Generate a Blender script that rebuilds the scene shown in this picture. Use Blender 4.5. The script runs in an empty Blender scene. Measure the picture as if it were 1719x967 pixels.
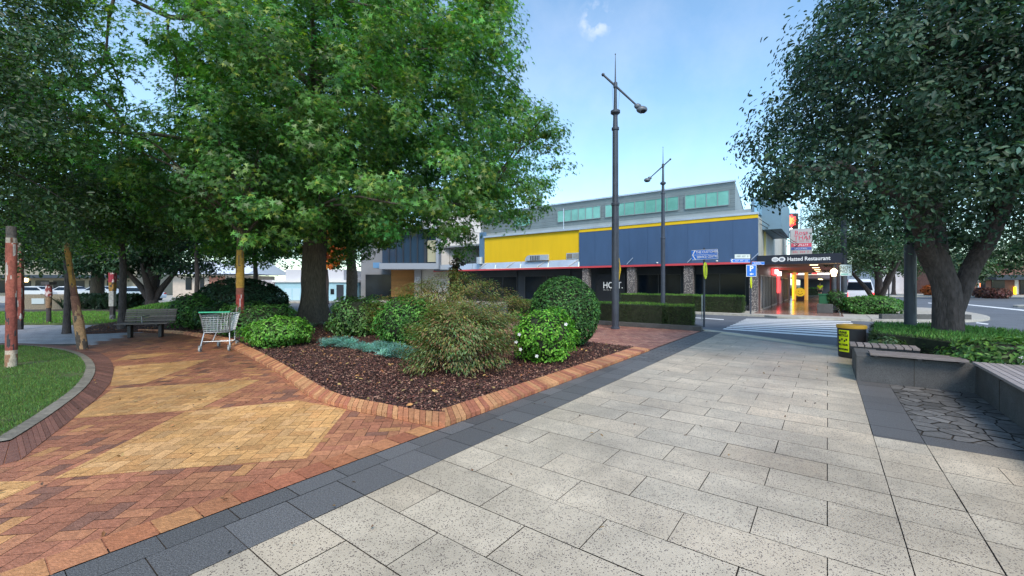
import bpy, math, random
import numpy as np
from mathutils import Vector, Matrix, noise
random.seed(7)
RNG = np.random.default_rng(11)
S = bpy.context.scene
COL = S.collection
PI = math.pi
# ------------------------------------------------------------------ survey helpers
F_, CX, CY, H = 704.0, 859.5, 477.0, 1.6
def G(x, y, z=0.0):                       # surveyed ground point (metres) from its bearing
    d = (H - z) * F_ / (y - CY)
    return ((x - CX) / F_ * d, d, z)
def P(x, y, d): return ((x - CX) / F_ * d, d, H - (y - CY) / F_ * d)
A_ = math.atan(529.5 / 704)
ca, sa = math.cos(A_), math.sin(A_)
def U(u, v, z=0.0): return (u * ca + v * sa, -u * sa + v * ca, z)
def toUV(x, y): return (x * ca - y * sa, x * sa + y * ca)
def inpoly(px, py, poly):
    px = np.asarray(px); py = np.asarray(py); r = np.zeros(px.shape, bool)
    n = len(poly)
    for i in range(n):
        x0, y0 = poly[i][0], poly[i][1]; x1, y1 = poly[(i + 1) % n][0], poly[(i + 1) % n][1]
        if y0 == y1: continue
        c = ((y0 > py) != (y1 > py)) & (px < (x1 - x0) * (py - y0) / (y1 - y0) + x0)
        r ^= c
    return r
def chaikin(p, k=2):
    p = [tuple(q) for q in p]
    for _ in range(k):
        o = [p[0]]
        for a, b in zip(p[:-1], p[1:]):
            o.append(tuple(.75 * s + .25 * t for s, t in zip(a, b))); o.append(tuple(.25 * s + .75 * t for s, t in zip(a, b)))
        o.append(p[-1]); p = o
    return p
def resample(p, n):
    p = np.array(p, float); s = np.r_[0, np.cumsum(np.linalg.norm(np.diff(p, axis=0), axis=1))]
    t = np.linspace(0, s[-1], n)
    return np.stack([np.interp(t, s, p[:, i]) for i in range(p.shape[1])], 1), s[-1]
# ------------------------------------------------------------------ objects
def props(o, label=None, cat=None, group=None, kind=None):
    if label: o['label'] = label
    if cat: o['category'] = cat
    if group: o['group'] = group
    if kind: o['kind'] = kind
    return o
def thing(name, label, cat, loc=(0, 0, 0), rz=0, group=None):
    o = bpy.data.objects.new(name, None); COL.objects.link(o)
    o.location = loc; o.rotation_euler = (0, 0, rz); o.empty_display_size = .1
    return props(o, label, cat, group)
def copy_tree(o, parent=None):
    c = o.copy(); COL.objects.link(c)
    if parent: c.parent = parent
    for ch in list(o.children): copy_tree(ch, c)
    return c
def bar_basis(d):
    d = Vector(d).normalized()
    a = d.orthogonal().normalized(); return a, d.cross(a)
class MB:
    def __init__(s): s.v = []; s.f = []; s.c = []; s.col = (1, 1, 1)
    def add(s, vs, fs, col=None):
        n = len(s.v); s.v += [tuple(q) for q in vs]
        for f in fs: s.f.append([i + n for i in f]); s.c.append(col or s.col)
        return s
    def box(s, x0, x1, y0, y1, z0, z1, col=None):
        return s.add([(x0, y0, z0), (x1, y0, z0), (x1, y1, z0), (x0, y1, z0), (x0, y0, z1), (x1, y0, z1), (x1, y1, z1), (x0, y1, z1)],
              [(0, 3, 2, 1), (4, 5, 6, 7), (0, 1, 5, 4), (1, 2, 6, 5), (2, 3, 7, 6), (3, 0, 4, 7)], col)
    def prism(s, poly, z0, z1, col=None):
        n = len(poly); ar = sum(poly[i][0] * poly[(i + 1) % n][1] - poly[(i + 1) % n][0] * poly[i][1] for i in range(n))
        if ar < 0: poly = poly[::-1]
        vs = [(p[0], p[1], z0) for p in poly] + [(p[0], p[1], z1) for p in poly]
        return s.add(vs, [list(range(n))[::-1], list(range(n, 2 * n))] + [(i, (i + 1) % n, n + (i + 1) % n, n + i) for i in range(n)], col)
    def sheet(s, poly, z, col=None):
        n = len(poly); ar = sum(poly[i][0] * poly[(i + 1) % n][1] - poly[(i + 1) % n][0] * poly[i][1] for i in range(n))
        if ar < 0: poly = poly[::-1]
        return s.add([(p[0], p[1], z) for p in poly], [list(range(n))], col)
    def tube(s, path, r, n=8, col=None, cap=True):
        path = [Vector(p) for p in path]; k = len(path)
        rs = r if isinstance(r, (list, tuple)) else [r] * k
        a = None; vs = []
        for i, p in enumerate(path):
            d = (path[min(i + 1, k - 1)] - path[max(i - 1, 0)])
            d = d.normalized() if d.length > 1e-9 else Vector((0, 0, 1))
            if a is None: a = d.orthogonal().normalized()
            a = (a - d * a.dot(d)); a = a.normalized() if a.length > 1e-6 else d.orthogonal().normalized()
            b = d.cross(a)
            for j in range(n):
                t = 2 * PI * j / n; vs.append(p + (a * math.cos(t) + b * math.sin(t)) * rs[i])
        fs = []
        for i in range(k - 1):
            for j in range(n):
                fs.append((i * n + j, i * n + (j + 1) % n, (i + 1) * n + (j + 1) % n, (i + 1) * n + j))
        if cap: fs += [list(range(n))[::-1], [(k - 1) * n + j for j in range(n)]]
        return s.add(vs, fs, col)
    def lathe(s, prof, n=20, c=(0, 0, 0), col=None, squash=1):
        vs = []; fs = []
        for r, z in prof:
            for j in range(n): vs.append((c[0] + r * math.cos(2 * PI * j / n), c[1] + squash * r * math.sin(2 * PI * j / n), c[2] + z))
        for i in range(len(prof) - 1):
            for j in range(n): fs.append((i * n + j, i * n + (j + 1) % n, (i + 1) * n + (j + 1) % n, (i + 1) * n + j))
        fs += [list(range(n))[::-1], [(len(prof) - 1) * n + j for j in range(n)]]
        return s.add(vs, fs, col)
    def ellipsoid(s, c, r, n=16, m=10, col=None, jit=0):
        vs = []; fs = []
        for i in range(m + 1):
            a = PI * i / m
            for j in range(n):
                b = 2 * PI * j / n; q = Vector((math.sin(a) * math.cos(b), math.sin(a) * math.sin(b), -math.cos(a)))
                k = 1 + jit * noise.noise(q * 2.3 + Vector(c))
                vs.append((c[0] + r[0] * q.x * k, c[1] + r[1] * q.y * k, c[2] + r[2] * q.z * k))
        for i in range(m):
            for j in range(n): fs.append((i * n + j, i * n + (j + 1) % n, (i + 1) * n + (j + 1) % n, (i + 1) * n + j))
        return s.add(vs, fs, col)
    def build(s, name, mat, parent=None, origin=(0, 0, 0), smooth=False, label=None, cat=None, group=None, kind=None, bevel=0):
        me = bpy.data.meshes.new(name)
        V = np.array(s.v, float).reshape(-1, 3) - np.array(origin)
        me.from_pydata(V.tolist(), [], s.f); me.materials.append(mat)
        at = me.color_attributes.new('Col', 'FLOAT_COLOR', 'CORNER')
        cols = np.repeat(np.array([(c[0], c[1], c[2], 1) for c in s.c], np.float32), [len(f) for f in s.f], axis=0)
        at.data.foreach_set('color', cols.ravel())
        if smooth: me.polygons.foreach_set('use_smooth', [True] * len(me.polygons))
        o = bpy.data.objects.new(name, me); COL.objects.link(o)
        if parent: o.parent = parent
        else: o.location = origin
        if parent is not None and origin != (0, 0, 0): pass
        if bevel:
            m = o.modifiers.new('b', 'BEVEL'); m.width = bevel; m.segments = 2; m.limit_method = 'ANGLE'
        return props(o, label, cat, group, kind)
def fast_mesh(name, V, faces_k, mat, cols=None, smooth=False):
    """V (n,3); faces_k (m,k) int array; cols per vertex (n,3)"""
    me = bpy.data.meshes.new(name); n = len(V); m, k = faces_k.shape
    me.vertices.add(n); me.vertices.foreach_set('co', np.asarray(V, np.float32).ravel())
    me.loops.add(m * k); me.loops.foreach_set('vertex_index', faces_k.astype(np.int32).ravel())
    me.polygons.add(m); me.polygons.foreach_set('loop_start', np.arange(0, m * k, k, dtype=np.int32))
    try: me.polygons.foreach_set('loop_total', np.full(m, k, np.int32))
    except Exception: pass
    if smooth: me.polygons.foreach_set('use_smooth', np.ones(m, bool))
    me.update(calc_edges=True)
    if cols is not None:
        at = me.color_attributes.new('Col', 'FLOAT_COLOR', 'POINT')
        at.data.foreach_set('color', np.c_[cols, np.ones(n)].astype(np.float32).ravel())
    me.materials.append(mat)
    return me
def link(name, me, parent=None, loc=(0, 0, 0)):
    o = bpy.data.objects.new(name, me); COL.objects.link(o); o.location = loc
    if parent: o.parent = parent
    return o
# ------------------------------------------------------------------ materials
def mat(name, col=(.5, .5, .5), rough=.7, metal=0, attr=False, nscale=0, namp=.2, bump=0, bscale=40, emit=0, spec=.5, stretch=None, speck=None, ecol=None, stain=None):
    m = bpy.data.materials.new(name); m.use_nodes = True; nt = m.node_tree; N = nt.nodes; L = nt.links
    b = N['Principled BSDF']; b.inputs['Roughness'].default_value = rough; b.inputs['Metallic'].default_value = metal
    b.inputs['Specular IOR Level'].default_value = spec
    rgb = N.new('ShaderNodeRGB'); rgb.outputs[0].default_value = (*col, 1); out = rgb.outputs[0]
    tc = N.new('ShaderNodeTexCoord'); src = tc.outputs['Object']
    if stretch:
        mp = N.new('ShaderNodeMapping'); mp.inputs['Scale'].default_value = stretch; L.new(src, mp.inputs[0]); src = mp.outputs[0]
    def mul(a, bb, fac=1, mode='MULTIPLY'):
        x = N.new('ShaderNodeMix'); x.data_type = 'RGBA'; x.blend_type = mode; x.inputs[0].default_value = fac
        L.new(a, x.inputs[6]); L.new(bb, x.inputs[7]); return x.outputs[2]
    if attr:
        a = N.new('ShaderNodeAttribute'); a.attribute_name = 'Col'; out = mul(out, a.outputs['Color'])
    if stain:      # slow large-scale wear
        t = N.new('ShaderNodeTexNoise'); t.inputs['Scale'].default_value = .45; t.inputs['Detail'].default_value = 9; t.inputs['Roughness'].default_value = .72; L.new(src, t.inputs['Vector'])
        r = N.new('ShaderNodeMapRange'); r.inputs[1].default_value = .35; r.inputs[2].default_value = .62; r.inputs[3].default_value = .74; r.inputs[4].default_value = 1.06; L.new(t.outputs[0], r.inputs[0]); out = mul(out, r.outputs[0])
    if nscale:
        t = N.new('ShaderNodeTexNoise'); t.inputs['Scale'].default_value = nscale; t.inputs['Detail'].default_value = 6; t.inputs['Roughness'].default_value = .65
        L.new(src, t.inputs['Vector']); r = N.new('ShaderNodeMapRange'); r.inputs[1].default_value = .3; r.inputs[2].default_value = .7
        r.inputs[3].default_value = 1 - namp; r.inputs[4].default_value = 1 + namp; L.new(t.outputs[0], r.inputs[0]); out = mul(out, r.outputs[0])
    for speck_ in [q for q in (speck, stain) if q]:
        sc, thr, dark = speck_
        rad_ = .45 if speck_ is speck else .05 
        w = N.new('ShaderNodeTexVoronoi'); w.inputs['Scale'].default_value = sc; L.new(src, w.inputs['Vector'])
        n2 = N.new('ShaderNodeTexWhiteNoise'); L.new(w.outputs['Position'], n2.inputs['Vector'])
        r = N.new('ShaderNodeMath'); r.operation = 'LESS_THAN'; r.inputs[1].default_value = thr; L.new(n2.outputs['Value'], r.inputs[0])
        r2 = N.new('ShaderNodeMath'); r2.operation = 'LESS_THAN'; r2.inputs[1].default_value = rad_; L.new(w.outputs['Distance'], r2.inputs[0])
        r3 = N.new('ShaderNodeMath'); r3.operation = 'MULTIPLY'; L.new(r.outputs[0], r3.inputs[0]); L.new(r2.outputs[0], r3.inputs[1])
        x = N.new('ShaderNodeMix'); x.data_type = 'RGBA'; L.new(r3.outputs[0], x.inputs[0]); L.new(out, x.inputs[6]); x.inputs[7].default_value = (*dark, 1); out = x.outputs[2]
    L.new(out, b.inputs['Base Color'])
    if bump:
        t = N.new('ShaderNodeTexNoise'); t.inputs['Scale'].default_value = bscale; t.inputs['Detail'].default_value = 5; L.new(src, t.inputs['Vector'])
        bp = N.new('ShaderNodeBump'); bp.inputs['Strength'].default_value = min(1, bump); bp.inputs['Distance'].default_value = .02 * max(1, bump); L.new(t.outputs[0], bp.inputs['Height']); L.new(bp.outputs[0], b.inputs['Normal'])
    if emit:
        if ecol: b.inputs['Emission Color'].default_value = (*ecol, 1)
        else: L.new(out, b.inputs['Emission Color'])
        b.inputs['Emission Strength'].default_value = emit
    return m
def leafmat(name, rough=.45, trans=.3, spec=.5):
    m = bpy.data.materials.new(name); m.use_nodes = True; nt = m.node_tree; N = nt.nodes; L = nt.links
    b = N['Principled BSDF']; o = N['Material Output']; a = N.new('ShaderNodeAttribute'); a.attribute_name = 'Col'
    L.new(a.outputs['Color'], b.inputs['Base Color']); b.inputs['Roughness'].default_value = rough; b.inputs['Specular IOR Level'].default_value = spec
    t = N.new('ShaderNodeBsdfTranslucent'); g = N.new('ShaderNodeMix'); g.data_type = 'RGBA'; g.blend_type = 'MULTIPLY'; g.inputs[0].default_value = 1
    L.new(a.outputs['Color'], g.inputs[6]); g.inputs[7].default_value = (1.3, 1.5, .5, 1); L.new(g.outputs[2], t.inputs[0])
    x = N.new('ShaderNodeMixShader'); x.inputs[0].default_value = trans; L.new(b.outputs[0], x.inputs[1]); L.new(t.outputs[0], x.inputs[2]); L.new(x.outputs[0], o.inputs[0])
    return m
M = {}
M['leaf'] = leafmat('leaf'); M['leafgloss'] = leafmat('leaf_gloss', .5, .22, .3); M['needle'] = leafmat('needle', .7, .2, .3)
M['leafmaple'] = leafmat('maple_leaf', .42, .42)
M['core'] = mat('dark_core_fill', (.022, .028, .014), .95, nscale=8, namp=.5)  # dark filler inside hedges and shrubs, added to block light
M['bark'] = mat('bark', (.10, .08, .062), .95, nscale=9, namp=.5, bump=1.5, bscale=11, stretch=(3, 3, .6))
M['barkdark'] = mat('bark_dark', (.075, .06, .06), .95, nscale=9, namp=.5, bump=1.5, bscale=12, stretch=(2.5, 2.5, .7))
M['asphalt'] = mat('asphalt', (.115, .125, .145), .8, nscale=.5, namp=.18, bump=.4, bscale=200)
M['soil'] = mat('ground_soil', (.10, .095, .08), .95, nscale=.4, namp=.3)
M['joint'] = mat('joint', (.055, .047, .04), .95, nscale=3, namp=.4)
M['jointc'] = mat('joint_cream', (.12, .10, .08), .95, nscale=1.2, namp=.7)
M['cream'] = mat('cream_paver', (.56, .475, .365), .38, attr=True, nscale=.9, namp=.17, bump=.3, bscale=160, speck=(105, .30, (.15, .115, .10)), stain=(2.6, .14, (.15, .13, .12)))
M['dark'] = mat('charcoal_paver', (.125, .122, .122), .5, attr=True, nscale=90, namp=.55, bump=.5, bscale=150)
M['brick'] = mat('clay_paver', (1, 1, 1), .6, attr=True, nscale=22, namp=.3, bump=.5, bscale=70, stain=(3.5, .1, (.12, .07, .05)))
M['grey'] = mat('grey_paver', (.34, .34, .37), .6, attr=True, nscale=6, namp=.15, bump=.3, bscale=60)
M['crazy'] = mat('slate_slab', (.13, .126, .124), .6, attr=True, nscale=12, namp=.3, bump=.6, bscale=30)
M['concrete'] = mat('concrete', (.40, .38, .34), .85, nscale=5, namp=.25, bump=.3, bscale=60)
M['wallstone'] = mat('planter_stone', (.10, .10, .102), .8, nscale=3, namp=.25, bump=.6, bscale=110, speck=(160, .4, (.045, .04, .04)))
M['timber'] = mat('seat_timber', (.215, .18, .172), .6, attr=True, nscale=20, namp=.25, bump=.3, bscale=50, stretch=(.3, 3, 3))
M['mulch'] = mat('mulch_soil', (.055, .026, .02), .95, nscale=30, namp=.6, bump=1, bscale=70)
M['attr'] = mat('painted', (1, 1, 1), .6, attr=True, nscale=6, namp=.12)
M['rough'] = mat('rough_tinted', (1, 1, 1), .9, attr=True, nscale=12, namp=.3, bump=.6, bscale=40)
M['lawn'] = mat('lawn', (.085, .11, .035), .95, nscale=2.5, namp=.5, bump=1, bscale=90)
M['paint'] = mat('road_paint', (.72, .73, .74), .7, nscale=7, namp=.14, bump=.2, bscale=80)
M['polem'] = mat('dark_painted_steel', (.045, .055, .08), .45, nscale=3, namp=.25, bump=.1, bscale=30)
M['metal'] = mat('galvanised', (.34, .36, .39), .38, metal=.85)
M['blackp'] = mat('black_plastic', (.02, .02, .024), .5, bump=.15, bscale=60)
M['white'] = mat('white_paint', (.78, .79, .80), .6, nscale=2, namp=.07)
M['silver'] = mat('silver_sheet', (.50, .58, .68), .38, metal=.3, nscale=1, namp=.12)
M['bluewall'] = mat('blue_hoarding', (.050, .105, .215), .65, nscale=1.1, namp=.08, stretch=(1.5, 1, .35), bump=.15, bscale=3)
M['yellow'] = mat('yellow_wall', (.80, .52, .004), .7, nscale=.8, namp=.05, stretch=(3, 3, .4))
M['seam'] = mat('seam_blue', (.042, .09, .19), .7)
M['redtrim'] = mat('red_trim', (.62, .07, .09), .5)
M['corr'] = mat('grey_cladding', (.22, .27, .29), .55, nscale=1, namp=.12)
M['greenglass'] = mat('green_glass', (.16, .42, .36), .12, nscale=.6, namp=.25, spec=.8)
M['darkglass'] = mat('dark_glass', (.008, .014, .024), .15, nscale=.5, namp=.5, spec=.25)
M['darkpanel'] = mat('dark_panel', (.022, .03, .045), .5, nscale=1, namp=.2)
M['pebble'] = mat('pebble_dash', (.11, .10, .105), .9, bump=1, bscale=30, speck=(17, .55, (.42, .38, .36)))
M['tile'] = mat('pink_tile', (.32, .19, .16), .16, nscale=1.4, namp=.2, spec=.6)
M['glow'] = mat('lamp_warm', (1, .72, .35), .5, emit=4)
M['redlit'] = mat('sign_red_lit', (1, .045, .05), .5, emit=1.6)
M['orangelit'] = mat('sign_orange_lit', (1, .22, .06), .5, emit=1.3)
M['whitelit'] = mat('sign_white_lit', (1, .92, .9), .5, emit=1.3)
M['yellowlit'] = mat('sign_yellow_lit', (1, .55, .02), .5, emit=1.5)
M['hivis'] = mat('fluoro_yellow', (.80, .90, .0), .6)
M['signblue'] = mat('sign_blue', (.015, .17, .68), .4)
M['carpaint'] = mat('car_paint', (1, 1, 1), .25, attr=True, spec=.6)
M['rubber'] = mat('rubber', (.02, .02, .02), .8)
# ------------------------------------------------------------------ foliage
def rand_unit(n):
    v = RNG.normal(size=(n, 3)); return v / np.linalg.norm(v, axis=1)[:, None]
LT = {}
def star():
    pts = []
    for i, (a, r) in enumerate([(-90, .08), (-62, .62), (-28, .22), (0, .0), (28, .22), (62, .62)]): pass
    angs = [180, 140, 112, 78, 62, 30, 0, -30, -62, -78, -112, -140]; rad = [.08, .28, .55, .22, .62, .24, .80, .24, .62, .22, .55, .28]
    v = [(r * math.cos(math.radians(a)) + .2, r * math.sin(math.radians(a)), -.28 * r * r) for a, r in zip(angs, rad)]
    return np.array(v), np.array([list(range(12))])
LT['star'] = star()
LT['oval'] = (np.array([(0, 0, 0), (.35, .24, .07), (.75, .2, .05), (1, 0, -.12), (.75, -.2, .05), (.35, -.24, .07), ]), np.array([(0, 1, 2, 3), (0, 3, 4, 5)]))
LT['blade'] = (np.array([(0, -.07, 0), (0, .07, 0), (.6, .05, .08), (1, 0, .0)]), np.array([(0, 1, 2, 3)]))
LT['frond'] = (np.array([(0, 0, 0), (.3, .16, .0), (1, 0, -.2), (.3, -.16, 0)]), np.array([(0, 1, 2, 3)]))
def leaves(name, mtl, pts, nrm, size, kind, cols, parent=None, origin=(0, 0, 0), droop=0., along=None, smooth=False):
    T, Fc = LT[kind]; n = len(pts); K = len(T)
    nrm = nrm / (np.linalg.norm(nrm, axis=1)[:, None] + 1e-9)
    a = rand_unit(n) if along is None else along + .35 * rand_unit(n)
    a[:, 2] -= droop
    a = a - nrm * np.sum(a * nrm, 1)[:, None]; a /= np.linalg.norm(a, axis=1)[:, None] + 1e-9
    b = np.cross(nrm, a)
    s = size * RNG.uniform(.65, 1.25, n)
    V = pts[:, None, :] - np.array(origin) + s[:, None, None] * (T[None, :, 0, None] * a[:, None, :] + T[None, :, 1, None] * b[:, None, :] + T[None, :, 2, None] * nrm[:, None, :])
    Fa = (Fc[None] + (np.arange(n) * K)[:, None, None]).reshape(-1, Fc.shape[1])
    me = fast_mesh(name, V.reshape(-1, 3), Fa, mtl, np.repeat(cols, K, axis=0), smooth)
    return link(name, me, parent)
def leafcols(n, base, var=.35, hue=.15, clump=None, alt=None, altp=0.):
    c = np.array(base)[None] * np.exp(RNG.normal(0, var, n))[:, None]
    c[:, 0] *= 1 + RNG.normal(0, hue, n); c[:, 2] *= 1 + RNG.normal(0, hue, n)
    if clump is not None:
        k = clump.max() + 1; f = np.exp(RNG.normal(0, .22, k)); g = 1 + RNG.normal(0, .12, k)
        c *= f[clump][:, None]; c[:, 0] *= g[clump]
    if alt is not None:
        w = RNG.random(n) < altp; c[w] = np.array(alt) * RNG.uniform(.6, 1.3, w.sum())[:, None]
    return np.clip(c, .003, .9)
def proj(p): return CX + F_ * p[:, 0] / p[:, 1], CY - F_ * (p[:, 2] - H) / p[:, 1]
def crown_clumps(c, R, n, poly=None, thin=None, shell=.45, zmin=None):
    out = []; tot = 0; c = np.array(c); R = np.array(R)
    for _ in range(400):
        q = rand_unit(n * 2) * (RNG.random(n * 2)[:, None] ** shell); p = c + q * R
        k = np.ones(len(p), bool) if poly is None else (p[:, 1] > 3)
        if poly is not None:
            x, y = proj(np.where(k[:, None], p, [0, 10, 0])); k &= inpoly(x, y, poly)
            for tp, pr in (thin or []): k &= ~(inpoly(x, y, tp) & (RNG.random(len(p)) < pr))
        if zmin is not None: k &= p[:, 2] > zmin
        p = p[k]; out.append(p); tot += len(p)
        if tot >= n: break
    p = np.concatenate(out)[:n]
    return p
def crown(parent, org, C, center, per, cr, size, kind, base, mtl, flat=.6, up=.7, var=.3, hue=.12, alt=None, altp=0, droop=.3, name='crown'):
    n = len(C) * per; cid = np.repeat(np.arange(len(C)), per)
    rr = cr * np.exp(RNG.normal(0, .25, len(C)))[cid][:, None]
    d = rand_unit(n) * RNG.random(n)[:, None] ** .5
    pts = C[cid] + d * rr * np.array([1, 1, flat])
    out = C[cid] - np.array(center); out /= np.linalg.norm(out, axis=1)[:, None] + 1e-9
    nrm = .8 * d + .5 * out + np.array([0, 0, up]) + .55 * rand_unit(n)
    return leaves(name, mtl, pts, nrm, size, kind, leafcols(n, base, var, hue, cid, alt, altp), parent, org, droop)
def limb(mb, a, b, r0, r1, sag=.0, wob=.25, k=7, sides=7):
    a = Vector(a); b = Vector(b); path = []; rs = []; L_ = (b - a).length; o = Vector((random.uniform(0, 99),) * 3)
    for i in range(k + 1):
        t = i / k; p = a.lerp(b, t); p = Vector((p.x, p.y, p.z + sag * L_ * math.sin(PI * t)))
        w = noise.noise_vector(o + Vector((t * 3, 0, 0))) * wob * L_ * .25 * math.sin(PI * t * .97)
        path.append(p + w); rs.append(r0 * (1 - t) ** .8 + r1 * (1 - (1 - t) ** .8))
    mb.tube(path, rs, sides)
    return path
def trunk(mb, path, rs, n=20, flare=.25, rough=.1):
    """fluted, uneven trunk"""
    k = 26; P_, _ = resample(path, k); R_ = np.interp(np.linspace(0, 1, k), np.linspace(0, 1, len(rs)), rs)
    vs = []
    for i in range(k):
        for j in range(n):
            t = 2 * PI * j / n; h = P_[i][2]
            q = 1 + rough * noise.noise(Vector((math.cos(t) * 1.6, math.sin(t) * 1.6, h * .9 + 5))) + rough * .5 * noise.noise(Vector((math.cos(t) * 6, math.sin(t) * 6, h * 2)))
            q += flare * max(0, 1 - i / 3.5) ** 2 * (1 + .5 * math.sin(5 * t))
            vs.append((P_[i][0] + R_[i] * q * math.cos(t), P_[i][1] + R_[i] * q * math.sin(t), P_[i][2]))
    fs = [(i * n + j, i * n + (j + 1) % n, (i + 1) * n + (j + 1) % n, (i + 1) * n + j) for i in range(k - 1) for j in range(n)]
    fs += [[(k - 1) * n + j for j in range(n)]]
    mb.add(vs, fs)
# ================================================================== SETTING
def UP(pl): return [U(*p)[:2] for p in pl]
def GP(pl, z=0.0): return [G(x, y, z)[:2] for x, y in pl]
def struct(name, mb, m, **k): return mb.build(name, m, kind='structure', **k)
struct('ground', MB().sheet([(-500, -60), (500, -60), (500, 900), (-500, 900)], -.2), M['soil'])
struct('road', MB().sheet([(-90, 2), (-90, 140), (140, 140), (140, 2)], -.1), M['asphalt'])
# platform of the square (joint sand shows between pavers)
kerbline = [(-40, 12.2), (-14, 12.2), (-12.5, 16.3), (-4.2, 16.35), (-3.2, 15.75), (-1.5, 14.7), (.2, 13.4), (.62, 14.7), (1.6, 15.3), (2.9, 15.1), (3.9, 12.4), (5.2, 8.6), (7, 4.2), (12, -2)]
plat = UP(kerbline + [(6, -14), (-40, -14)])
struct('square_base', MB().prism(plat, -.15, -.012), M['joint'])
kb = MB()
kl = UP(kerbline); kpts, _ = resample(chaikin(kl, 1), 90)
for a, b in zip(kpts[:-1], kpts[1:]):
    d = (b - a) / np.linalg.norm(b - a); n_ = np.array([-d[1], d[0]])
    g = random.uniform(.85, 1.1)
    kb.prism([tuple(a + d * .004), tuple(b - d * .004), tuple(b - d * .004 + n_ * .16), tuple(a + d * .004 + n_ * .16)], -.16, -.004, (g, g, g))
struct('kerb', kb, mat('kerb_concrete', (.42, .40, .36), .85, attr=True, nscale=5, namp=.25))
def clip(poly, cp):
    out = poly; n = len(cp)
    for i in range(n):
        ax, ay = cp[i]; bx, by = cp[(i + 1) % n]; inp = out; out = []
        if not inp: return []
        def side(p): return (bx - ax) * (p[1] - ay) - (by - ay) * (p[0] - ax)
        for j in range(len(inp)):
            p, q = inp[j], inp[(j + 1) % len(inp)]; sp, sq = side(p), side(q)
            if sp >= 0: out.append(p)
            if (sp >= 0) != (sq >= 0):
                t = sp / (sp - sq); out.append((p[0] + (q[0] - p[0]) * t, p[1] + (q[1] - p[1]) * t))
    return out
def course_pavers(mb, u0, u1, v0, v1, du, dv, cp, colf, gap=.006, phase=0, stag=.5, z=0.):
    nv0 = math.floor((v0 - phase) / dv); nv1 = math.ceil((v1 - phase) / dv)
    for r in range(nv0, nv1):
        vb, vt = max(v0, phase + r * dv), min(v1, phase + (r + 1) * dv)
        if vt - vb < .03: continue
        off = (r % 2) * stag * du; x = u0 - du + off
        while x < u1:
            a, b = max(x, u0), min(x + du, u1); x += du
            if b - a < .03: continue
            g = gap * random.uniform(.35, .75)
            q = [(a + g, vb + g), (b - g, vb + g), (b - g, vt - g), (a + g, vt - g)]
            if cp: q = clip(q, cp)
            if len(q) >= 3: mb.sheet([U(*p)[:2] for p in q], z + random.uniform(-.0008, .0008), colf())
def ccol():
    g = random.gauss(1, .045); w = random.gauss(0, .012); return (g * (1 + w), g, g * (1 - w))
cream = MB(); cp = [(-2.8, -3), (12, -3), (12, 4.55), (-2.8, 15.0)]
course_pavers(cream, -2.8, .385, -3, 15.1, .8, .4, cp, ccol, phase=1.87 - .4)
course_pavers(cream, .385, .787, -3, 5.82, .8, .4, cp, ccol, phase=1.87 - .4)
course_pavers(cream, .787, 9, -3, 5.82, .8, .4, cp, ccol, phase=1.87 - .4)
course_pavers(cream, .385, .8, 10.4, 13, .8, .4, cp, ccol, phase=1.87 - .4)
struct('cream_paving', cream, M['cream'])
# concrete apron and tactile strip at the crossing
ap = MB(); ap.sheet(UP([(-2.8, 15.0), (-2.8, 15.36), (.38, 13.3), (.38, 12.95)]), -.002, (1.15, 1.1, .95))
ap.sheet(UP([(-3.4, 15.75), (-3.0, 15.75), (-1.5, 14.75), (-2.8, 15.36), (-3.41, 15.36)]), -.006, (1.2, 1.15, 1.0)); ap.sheet(UP([(-2.79, 15.37), (-1.5, 14.72), (.36, 13.42), (.36, 13.32)]), -.004, (1.15, 1.1, .95))
ap.sheet(UP([(-3.40, 15.37), (-3.42, 15.75), (-3.1, 15.68), (-1.5, 14.72), (.2, 13.42), (.6, 14.6), (2.7, 15.0), (2.7, 14), (.65, 13.9), (.6, 10.45), (.39, 10.45), (-2.79, 14.2)]), -.0085, (1.0, .96, .84))
struct('crossing_apron', ap, mat('apron_concrete', (.50, .46, .38), .8, attr=True, nscale=4, namp=.15))
ts = MB()
for i in range(9):
    for k in range(3):
        u0 = -2.7 + i * .34; v0 = 14.96 - (u0 + 2.8) * .645 - .3 + .1 * k
        ts.sheet(UP([(u0, v0), (u0 + .33, v0 - .21), (u0 + .33, v0 - .13), (u0, v0 + .08)]), .004, (.55, .55, .55))
struct('tactile_strip', ts, M['concrete'])
dk = MB()
def dcol():
    g = random.gauss(1, .1); return (g, g, g * 1.02)
course_pavers(dk, -3.19, -2.8, -3, 8.6, .4, .4, None, dcol, phase=1.87 - .4, stag=0)
course_pavers(dk, -3.41, -3.19, -3, 8.6, .4, .4, None, dcol, phase=1.87 - .3, stag=0)
course_pavers(dk, -3.41, -2.8, 8.6, 15.36, .3, .15, None, dcol, stag=.5, gap=.01)
course_pavers(dk, .385, .787, 5.82, 9.0, .42, .4, None, dcol, phase=1.87 - .4, stag=0)
course_pavers(dk, .787, 1.8, 5.82, 6.15, .8, .33, None, dcol, phase=5.82, stag=0)
struct('charcoal_band', dk, M['dark'])
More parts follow.
